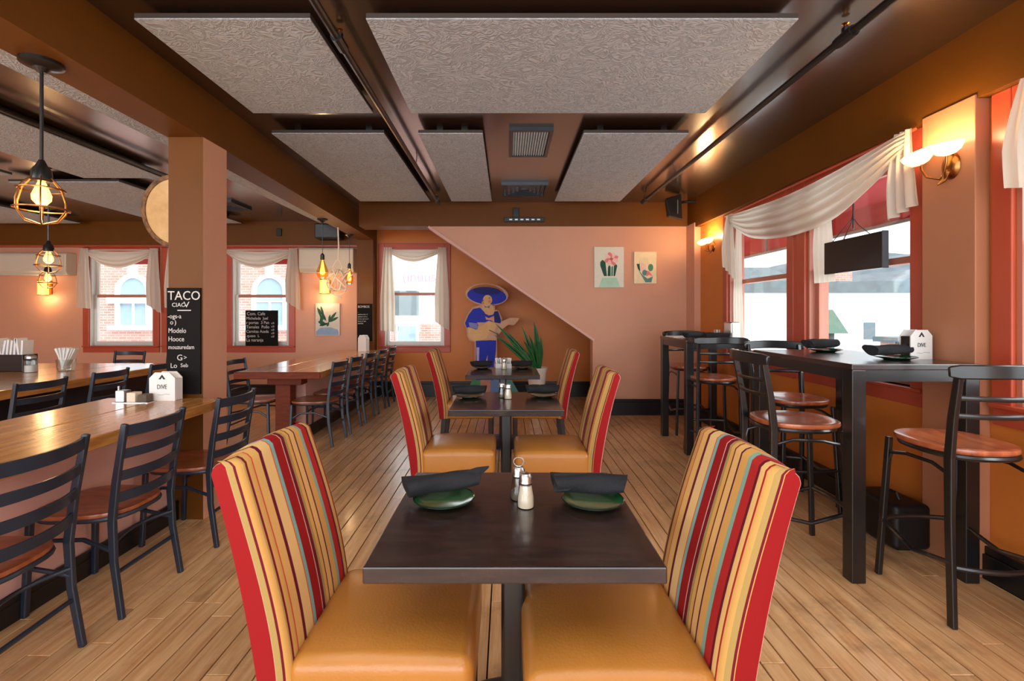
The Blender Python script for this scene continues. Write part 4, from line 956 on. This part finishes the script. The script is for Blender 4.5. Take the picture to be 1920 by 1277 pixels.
place(pc, u, (0.328, 3.26, 0), 180, 'striped parsons chair right of the middle table', G)
place(pc, u, (-0.40, 4.95, 0), 0, 'striped parsons chair left of the farthest table', G)
place(pc, u, (0.325, 4.95, 0), 180, 'striped parsons chair right of the farthest table', G)

# ladder back chairs: face the counter (-x) on the aisle side
lc = ladder_chair(); u = [False]; G = 'black ladder back chairs along the near counter'
place(lc, u, (-1.985, 1.775, 0), 184, 'black ladder back chair nearest the camera at the left edge', G)
place(lc, u, (-1.98, 2.36, 0), 180, 'black ladder back chair second along the near counter', G)
place(lc, u, (-1.95, 3.02, 0), 180, 'black ladder back chair third along the near counter, beside the column', G)
G = 'black ladder back chairs in a row along the long oak table'
for k, (y, a) in enumerate(((5.14, 178), (5.66, 180), (6.20, 180), (6.74, 181), (7.26, 182))):
    nm = ('nearest', 'second', 'third', 'fourth', 'farthest')[k]
    place(lc, u, (-2.03 + 0.012 * k, y, 0), a, nm + ' black ladder back chair in the row along the long oak table', G)
place(lc, u, (-2.70, 5.22, 0), 0, 'black ladder back chair on the left side of the long oak table', None)
G = 'black ladder back chairs at the dark based counter'
for k, y in enumerate((3.6, 4.22, 4.85)):
    place(lc, u, (-3.74, y, 0), 180 + 3 * k, ('left', 'middle', 'right')[k] + ' one of three ladder back chairs at the dark based counter', G)
for k, xx in enumerate((-5.0, -4.30)):
    place(lc, u, (xx, 6.12, -0.0), -90, ('left', 'right')[k] + ' ladder back chair on the far side of the dark based counter', 'chairs beyond the dark based counter')

# counters
def counter(name, label, x0, x1, y0, y1, z, th, nb, edge=None, round_=0.0):
    r = thing(name, label, 'counter', ((x0 + x1) / 2, (y0 + y1) / 2, 0)); w = (x1 - x0) / 2; h = (y1 - y0) / 2
    for k in range(nb):
        a = -w + 2 * w * k / nb; b_ = -w + 2 * w * (k + 1) / nb - 0.002
        if round_ and k == nb - 1:
            mb = MB(); mb.loft([[(a, -h, zz), (b_, -h, zz), (b_, h - round_, zz), (b_ - round_ * 0.1, h - round_ * 0.45, zz), (b_ - round_ * 0.45, h - round_ * 0.1, zz), (b_ - round_, h, zz), (a, h, zz)] for zz in (z - th, z)])
        else: mb = MB().bx(a, b_, -h, h, z - th, z)
        mb.build('board', M['counter'], r, 0.006, 0)
    return r
r = counter('oak_counter', 'honey oak counter top by the column with napkin holder', -2.63, -1.86, 0.2, 3.17, 0.82, 0.06, 2, None, 0.14)
r = counter('oak_table', 'long thick oak table behind the column with red brown edge', -2.72, -1.86, 4.80, 7.70, 0.79, 0.065, 3)
MB().bx(-0.43, 0.43, -1.475, -1.45, 0.722, 0.7901).build('end_board', M['counter_red'], r, 0.005, 0)
MB().bx(-0.24, 0.12, -1.18, -1.02, 0.62, 0.724).build('post_head', M['counter_red'], r, 0.004, 0)
MB().bx(-0.16, 0.0, -1.17, -1.03, 0, 0.62).build('post', M['counter_red'], r, 0.006, 0)
r = counter('oak_bar', 'oak bar counter with dark base at far left holding napkins', -5.5, -3.84, 3.0, 5.65, 0.79, 0.075, 3)
MB().bx(-0.62, 0.60, -1.2, 1.2, 0, 0.714).build('base_cabinet', M['black'], r, 0.004, 0)

# pub tables and stools
def pub_table(w, d, label):
    r = thing('pub_table', label, 'table'); H = 1.12; a = 0.072
    MB().bx(-w / 2, w / 2, -d / 2, d / 2, H - 0.03, H).build('tabletop', M['tabletop'], r, 0.004, 0)
    MB().bx(-w / 2 + 0.01, w / 2 - 0.01, -d / 2 + 0.01, -d / 2 + 0.03, H - 0.09, H - 0.03).bx(-w / 2 + 0.01, w / 2 - 0.01, d / 2 - 0.03, d / 2 - 0.01, H - 0.09, H - 0.03).bx(-w / 2 + 0.01, -w / 2 + 0.03, -d / 2 + 0.03, d / 2 - 0.03, H - 0.09, H - 0.03).bx(w / 2 - 0.03, w / 2 - 0.01, -d / 2 + 0.03, d / 2 - 0.03, H - 0.09, H - 0.03).build('apron', M['metal2'], r, 0, 0)
    for sx in (-1, 1):
        for sy in (-1, 1):
            x = sx * (w / 2 - a / 2 - 0.004); y = sy * (d / 2 - a / 2 - 0.004)
            MB().bx(x - a / 2, x + a / 2, y - a / 2, y + a / 2, 0, H - 0.03).build('leg', M['metal2'], r, 0.004, 0)
    return r
t1 = pub_table(0.66, 0.98, 'near tall black pub table under the right hand windows'); t1.location = (2.085, 2.93, 0); t1['group'] = 'tall pub tables by the right wall'
t2 = pub_table(0.62, 0.80, 'far tall black pub table in the right corner'); t2.location = (2.05, 5.05, 0); t2['group'] = 'tall pub tables by the right wall'
bs = bar_stool(); u = [False]; G = 'black bar stools with wooden seats at the pub tables'
place(bs, u, (2.16, 2.31, 0), 88, 'black bar stool nearest the camera at the right edge', G)
place(bs, u, (1.66, 2.80, 0), -4, 'black bar stool on the aisle side of the near pub table', G)
place(bs, u, (2.08, 3.50, 0), -90, 'black bar stool behind the near pub table facing the camera', G)
place(bs, u, (1.98, 4.62, 0), 84, 'black bar stool in front of the far pub table', G)
place(bs, u, (2.13, 5.62, 0), -94, 'black bar stool beyond the far pub table in the corner', G)
def floor_case(loc, rot, label, w, d, h):
    r = thing('equipment_case', label, 'case', loc, rot)
    MB().rbox(-w / 2, w / 2, -d / 2, d / 2, 0.01, h, 0.03).build('body', M['speaker'], r, smooth=50)
    MB().tube([(-w * 0.2, 0, h - 0.005), (-w * 0.15, 0, h + 0.03), (w * 0.15, 0, h + 0.03), (w * 0.2, 0, h - 0.005)], 0.01, 6).build('handle', M['metal2'], r)
    for sx in (-1, 1): MB().bx(sx * w * 0.35 - 0.02, sx * w * 0.35 + 0.02, -d * 0.3, d * 0.3, 0, 0.012).build('foot', M['black'], r, 0, 0)
floor_case((2.34, 2.93, 0), 90, 'black equipment case on the floor under the near pub table', 0.34, 0.22, 0.27)
floor_case((2.42, 1.86, 0), 88, 'black equipment case on the floor at the right edge', 0.30, 0.12, 0.24)

# ------------------------------------------------------------------ table settings
def plate_proto():
    r = thing('green_plate', '', 'plate')
    MB().lathe([(0.05, 0.0), (0.058, 0.003), (0.092, 0.013), (0.099, 0.016), (0.098, 0.018), (0.088, 0.015), (0.064, 0.007), (0.002, 0.006)], 40).build('dish', M['plate'], r, smooth=25)
    MB().tube([(0.0985 * cos(2 * pi * k / 40), 0.0985 * sin(2 * pi * k / 40), 0.0175) for k in range(40)], 0.0025, 6, True).build('rim', M['platerim'], r)
    return r
def napkin_proto(seed, L=0.25, flap=True):
    rnd = random.Random(seed); r = thing('rolled_napkin', '', 'napkin'); rings = []; n = 20
    for i_ in range(19):
        t = i_ / 18; x = -L / 2 + L * t; ring = []; b = 1.0 - 0.14 * (t if flap else abs(t - 0.5))
        for k in range(n):
            a = 2 * pi * k / n; q = (0.035 + 0.003 * sin(3 * a + 4 * t) + 0.002 * sin(9 * t + 2 * a) + (0.004 if 0.3 < a < 1.1 else 0)) * b
            z = q * sin(a) * 0.85; ring.append((x + 0.012 * sin(a * 1.0 + 1) * (1 if t > 0.9 else (-1 if t < 0.1 else 0)), q * cos(a) * 1.15 + 0.006 * sin(3 * t), z))
        rings.append(ring)
    MB().loft(rings).build('roll', M['napkin'], r, smooth=60)
    if flap: MB().loft([[(L * 0.25, -0.03, -0.005), (L * 0.25, 0.0, 0.026), (L * 0.25, 0.03, 0.0)], [(L * 0.45, -0.028, 0.01), (L * 0.45, 0.0, 0.036), (L * 0.45, 0.028, 0.012)], [(L * 0.62, 0.0, 0.028), (L * 0.63, 0.004, 0.034), (L * 0.62, 0.01, 0.03)]]).build('loose_corner', M['napkin'], r, smooth=60)
    else: MB().loft([[(-L * 0.5, -0.036, -0.018), (-L * 0.5, 0.0, 0.030), (-L * 0.5, 0.034, -0.01)], [(-L * 0.3, -0.036, -0.012), (-L * 0.3, 0.0, 0.034), (-L * 0.3, 0.036, -0.005)], [(-L * 0.12, -0.02, 0.018), (-L * 0.12, 0.002, 0.032), (-L * 0.12, 0.02, 0.02)]]).build('loose_corner', M['napkin'], r, smooth=60)
    return r
pp = plate_proto(); pu = [False]; n1 = napkin_proto(1, 0.25, True); n1u = [False]; n2 = napkin_proto(2, 0.235, False); n2u = [False]
GP, GN = 'green plates under rolled napkins', 'rolled black napkins'
def setting(x, y, z, rot, first, fu, where, dz=0.046, tilt=0):
    place(pp, pu, (x, y, z), 0, 'green plate ' + where, GP)
    o = place(first, fu, (x - 0.005, y + 0.03, z + dz), rot, 'rolled black napkin on the plate ' + where, GN); o.rotation_euler.y = radians(tilt); return o
setting(-0.205, 1.575, 0.76, 14, n1, n1u, 'at the left of the nearest table', 0.054, -3)
setting(0.280, 1.565, 0.76, -5, n2, n2u, 'at the right of the nearest table', 0.053)
setting(-0.27, 3.53, 0.76, 4, n2, n2u, 'at the left of the middle table', 0.053)
setting(0.275, 3.56, 0.76, 0, n2, n2u, 'at the right of the middle table', 0.053)
setting(-0.27, 5.36, 0.76, 20, n2, n2u, 'at the left of the farthest table', 0.053)
setting(0.18, 5.38, 0.76, 10, n2, n2u, 'at the right of the farthest table', 0.053)
setting(2.17, 2.68, 1.12, 8, n1, n1u, 'at the near end of the near pub table', 0.053)
setting(2.14, 3.22, 1.12, 12, n2, n2u, 'at the far end of the near pub table', 0.053)
place(n2, n2u, (1.95, 4.98, 1.154), 20, 'rolled black napkin at the left of the far pub table', GN)
place(n2, n2u, (2.10, 4.78, 1.154), -20, 'rolled black napkin beside the steel dispenser on the far pub table', GN)
tag(MB().bx(-0.1, 0.1, -0.14, 0.14, 0, 0.008).build('menu_card', M['paper'], None, 0.001, 0, (1.87, 5.22, 1.12)), 'white menu lying flat on the far pub table', 'menu')
def shaker(loc, label, fill, s=1.0, ring=False):
    r = thing('shaker', label, 'shaker', loc, 0, 'salt and pepper shakers')
    MB().lathe([(0.027 * s, 0), (0.029 * s, 0.004), (0.027 * s, 0.03 * s), (0.019 * s, 0.078 * s)], 18).build('glass_body', M['jar'], r)
    MB().lathe([(0.025 * s, 0.003), (0.025 * s, 0.03 * s), (0.0185 * s, (0.07 if fill == 'salt' else 0.035) * s), (0.002, (0.071 if fill == 'salt' else 0.036) * s)], 18).build('contents', M[fill], r)
    MB().lathe([(0.020 * s, 0.074 * s), (0.023 * s, 0.08 * s), (0.021 * s, 0.088 * s), (0.021 * s, 0.098 * s), (0.015 * s, 0.108 * s), (0.002, 0.11 * s)], 18).build('cap', M['steel'], r)
    if ring: MB().tube([(0.017 * cos(2 * pi * k / 18), 0, 0.125 + 0.015 * sin(2 * pi * k / 18)) for k in range(18)], 0.002, 6, True).build('wire_loop', M['steel'], r)
shaker((0.040, 1.60, 0.76), 'glass pepper shaker with wire loop at the centre of the nearest table', 'pepper', 1.0, True)
shaker((0.061, 1.535, 0.76), 'glass salt shaker with steel cap at the front of the pair on the nearest table', 'salt')
shaker((-0.035, 3.52, 0.76), 'left shaker of the pair on the middle table', 'pepper')
shaker((0.01, 3.47, 0.76), 'right shaker of the pair on the middle table', 'salt')
shaker((-0.03, 5.3, 0.76), 'single slim shaker on the farthest table', 'salt', 1.1)
def caddy(loc, label, n=9):
    r = thing('packet_caddy', label, 'caddy', loc)
    MB().bx(-0.09, 0.09, -0.04, 0.04, 0, 0.006).bx(-0.09, -0.085, -0.04, 0.04, 0.006, 0.05).bx(0.085, 0.09, -0.04, 0.04, 0.006, 0.05).bx(-0.085, 0.085, 0.035, 0.04, 0.006, 0.05).bx(-0.085, 0.085, -0.04, -0.035, 0.006, 0.05).build('tray', M['paper'], r, 0, 0)
    for k in range(n):
        a = radians(random.uniform(-14, 14)); c = (-0.07 + 0.14 * k / (n - 1), 0, 0.055)
        MB().box(c, (0.026, 0.05, 0.10 + 0.02 * random.random()), Matrix.Rotation(a, 3, 'Y')).build('packet', M['paper'], r, 0, 0)
caddy((-0.035, 5.43, 0.76), 'white caddy of sugar packets on the farthest table')
def tent(loc, rot, w, h, label, side=M['black'], logo=True):
    r = thing('menu_holder', label, 'menu holder', loc, rot)
    out = [(-w / 2, 0), (w / 2, 0), (w / 2, h * 0.8), (w * 0.28, h), (-w * 0.28, h), (-w / 2, h * 0.8)]
    MB().poly(out, -0.036, -0.030).build('front_card', M['paper'], r, 0, 0)
    MB().poly(out, 0.030, 0.036).build('rear_card', M['paper'], r, 0, 0)
    MB().bx(-w / 2, w / 2, -0.03, 0.03, 0, h * 0.78).build('holder', side, r, 0.004, 0)
    if logo:
        MB().poly([(-0.018 * w / 0.13, h * 0.76), (0, h * 0.93), (0.018 * w / 0.13, h * 0.76), (0.008, h * 0.76), (0, h * 0.84), (-0.008, h * 0.76)], -0.037, -0.036).build('emblem', M['print'], r, 0, 0)
        text('DIVE', 0.032 * w / 0.13, 0, h * 0.42, -0.0372, M['print'], r, 0.75, 'CENTER')
        MB().tube([(-0.03, -0.0365, h * 0.22), (0.0, -0.0365, h * 0.2), (0.02, -0.0365, h * 0.24), (0.05, -0.0365, h * 0.22)], 0.0007, 4).build('scribble', M['print'], r, 0, 0)
    return r
tent((2.335, 2.74, 1.12), 4, 0.13, 0.165, 'white and black menu holder against the pilaster on the near pub table')
tent((-2.20, 3.10, 0.82), 0, 0.165, 0.18, 'white napkin holder on the oak counter in front of the column', M['paper'])
tent((-2.22, 7.45, 0.79), -25, 0.16, 0.25, 'white napkin holder at the far end of the long oak table', M['paper'], False)
def tumbler(loc, label, r_=0.03, h=0.09):
    r = thing('drinking_glass', label, 'glass', loc)
    MB().lathe([(r_ * 0.85, 0), (r_, h), (r_ - 0.003, h), (r_ * 0.8, 0.008), (0.002, 0.008)], 18).build('bowl', M['jar'], r)
    MB().tube([((r_) * cos(2 * pi * k / 18), r_ * sin(2 * pi * k / 18), h) for k in range(18)], 0.0015, 5, True).build('rim', M['jar'], r)
tumbler((2.30, 2.80, 1.12), 'small empty glass behind the menu holder on the near pub table')
tumbler((2.16, 4.93, 1.12), 'small empty glass beside the steel dispenser')
r = thing('napkin_dispenser', 'steel napkin dispenser on the far pub table', 'dispenser', (2.28, 4.86, 1.12), 12)
MB().rbox(-0.055, 0.055, -0.06, 0.06, 0, 0.17, 0.015).build('case', M['steel'], r, smooth=50)
MB().bx(-0.042, 0.042, -0.064, -0.059, 0.02, 0.15).build('front_plate', M['white'], r, 0.002, 0)
r = thing('condiment_stand', 'small steel condiment stand on the oak counter beside the napkin holder', 'caddy', (-2.34, 3.02, 0.82))
MB().bx(-0.11, 0.11, -0.04, 0.04, 0, 0.004).build('tray', M['steel'], r, 0, 0)
for k, m_ in enumerate(('steel', 'salt', 'pepper')): MB().bx(-0.10 + 0.07 * k, -0.045 + 0.07 * k, -0.03, 0.03, 0.004, 0.075 - 0.012 * k).build('bottle', M[m_], r, 0.004, 0)
MB().tube([(-0.1, 0, 0.075), (-0.1, 0, 0.10)], 0.006, 6).build('spout', M['steel'], r)
r = thing('napkin_cup', 'glass of fanned white napkins on the oak bar', 'napkins', (-4.48, 4.88, 0.79))
MB().lathe([(0.07, 0), (0.08, 0.12), (0.076, 0.12), (0.066, 0.006), (0.002, 0.006)], 20).build('cup', M['jar'], r)
for k in range(14):
    a = radians(-35 + 70 * k / 13 + random.uniform(-4, 4))
    MB().box((0.05 * sin(a) * 1.4, 0.02 * math.sin(k * 2.1), 0.13), (0.014, 0.05, 0.22), Matrix.Rotation(a * 0.75, 3, 'Y')).build('napkin', M['paper'], r, 0, 0)
r = thing('napkin_caddy', 'black caddy stuffed with white napkins at the left edge of the oak bar', 'caddy', (-5.06, 4.9, 0.79))
MB().bx(-0.2, 0.2, -0.08, 0.08, 0, 0.17).build('holder', M['black'], r, 0.006, 0)
for k in range(10): MB().box((-0.17 + 0.037 * k, 0, 0.2), (0.02, 0.11, 0.22 + 0.06 * random.random()), Matrix.Rotation(radians(random.uniform(-10, 12)), 3, 'Y')).build('napkin', M['paper'], r, 0, 0)
r = thing('sugar_jar', 'glass sugar jar beside the black napkin caddy', 'jar', (-4.74, 4.78, 0.79))
MB().lathe([(0.05, 0), (0.055, 0.01), (0.055, 0.12), (0.04, 0.14)], 18).build('glass_body', M['jar'], r)
MB().lathe([(0.046, 0.004), (0.046, 0.07), (0.002, 0.07)], 18).build('contents', M['paper'], r)
MB().lathe([(0.045, 0.138), (0.045, 0.16), (0.02, 0.175), (0.002, 0.176)], 18).build('lid', M['steel'], r)

# ------------------------------------------------------------------ plant, hanging panel
r = thing('potted_plant', 'leafy green plant in a white vase shaped pot by the mariachi cutout', 'plant', (0.43, 6.85, 0))
MB().lathe([(0.09, 0), (0.10, 0.02), (0.10, 0.26), (0.112, 0.34), (0.13, 0.44), (0.135, 0.52), (0.155, 0.60), (0.148, 0.605), (0.125, 0.54), (0.12, 0.50)], 28).build('pot', M['pot'], r)
MB().lathe([(0.123, 0.54), (0.05, 0.56), (0.002, 0.56)], 20).build('soil', M['soil'], r)
rnd = random.Random(3)
def leaf(base, tip, w, droop=0.0, twist=0):
    b_ = Vector(base); t_ = Vector(tip); mid = (b_ + t_) / 2 + Vector((0.03, 0.0, 0.05 + droop)); rows = []
    for i_ in range(9):
        s = i_ / 8; p = b_ * (1 - s) ** 2 + mid * 2 * s * (1 - s) + t_ * s * s
        dt = ((mid - b_) * (1 - s) + (t_ - mid) * s).normalized(); side = dt.cross(Vector((0.1, -1, twist))).normalized()
        ww = w * (0.35 + 1.6 * s * (1 - s) * 1.6) * (1 - s ** 5); up = side.cross(dt)
        rows.append([p - side * ww, p + up * ww * 0.25 - side * ww * 0.5, p + up * (-ww * 0.3), p + up * ww * 0.25 + side * ww * 0.5, p + side * ww])
    MB().grid(rows).build('leaf', M['leaf'], r, smooth=80)
for bx_, tp, w in ((( -0.02, 0, 0.55), (-0.60, -0.05, 1.24), 0.032), ((-0.03, -0.02, 0.55), (-0.62, -0.1, 1.08), 0.034), ((-0.01, 0, 0.55), (-0.42, 0.05, 1.10), 0.03), ((-0.02, 0.02, 0.55), (-0.22, 0.05, 1.20), 0.028),
                   ((0.02, 0, 0.55), (-0.05, -0.04, 1.27), 0.036), ((0.03, 0.02, 0.55), (-0.02, 0.04, 1.22), 0.03), ((0.04, 0, 0.55), (0.05, -0.02, 1.06), 0.03), ((0.0, -0.03, 0.55), (-0.2, -0.12, 1.0), 0.03), ((0.0, 0.03, 0.55), (-0.32, 0.1, 0.98), 0.026),
                   ((0.03, -0.02, 0.55), (0.02, -0.08, 1.0), 0.034), ((-0.01, -0.03, 0.55), (-0.4, -0.12, 0.98), 0.03), ((0.01, 0, 0.55), (-0.12, -0.06, 1.08), 0.03), ((0.03, -0.03, 0.55), (-0.04, -0.1, 1.12), 0.036), ((-0.02, -0.02, 0.55), (-0.28, -0.1, 0.9), 0.036)):
    leaf(bx_, tp, w)
r = thing('hanging_panel', 'flat black panel hung by cords in the right hand window', 'panel', (2.455, 3.40, 1.795))
MB().bx(-0.018, 0.018, -0.285, 0.285, -0.12, 0.12).build('panel', M['screen'], r, 0.003, 0)
MB().bx(-0.021, 0.0, 0.26, 0.287, -0.121, 0.121).build('edge_strip', flat('edge_grey', (90, 96, 104), 0.4), r, 0, 0) if False else None
MB().bx(-0.02, 0.02, -0.291, -0.285, -0.122, 0.122).build('edge_strip', flat('edge_grey', (90, 96, 104), 0.4), r, 0, 0)
MB().tube([(0, 0.1, 0.118), (0.0, 0.02, 0.22), (0, 0.0, 0.30)], 0.004, 5).tube([(0, -0.16, 0.118), (0, -0.05, 0.2), (0, 0.0, 0.26)], 0.003, 5).tube([(0, 0.22, 0.118), (0, 0.1, 0.2), (0, 0.0, 0.26)], 0.003, 5).build('cord', M['metal2'], r)
MB().tube([(0, 0, 0.18), (0, 0, 0.34), (0, 0.005, 0.62)], 0.006, 6).build('hook', M['metal2'], r)
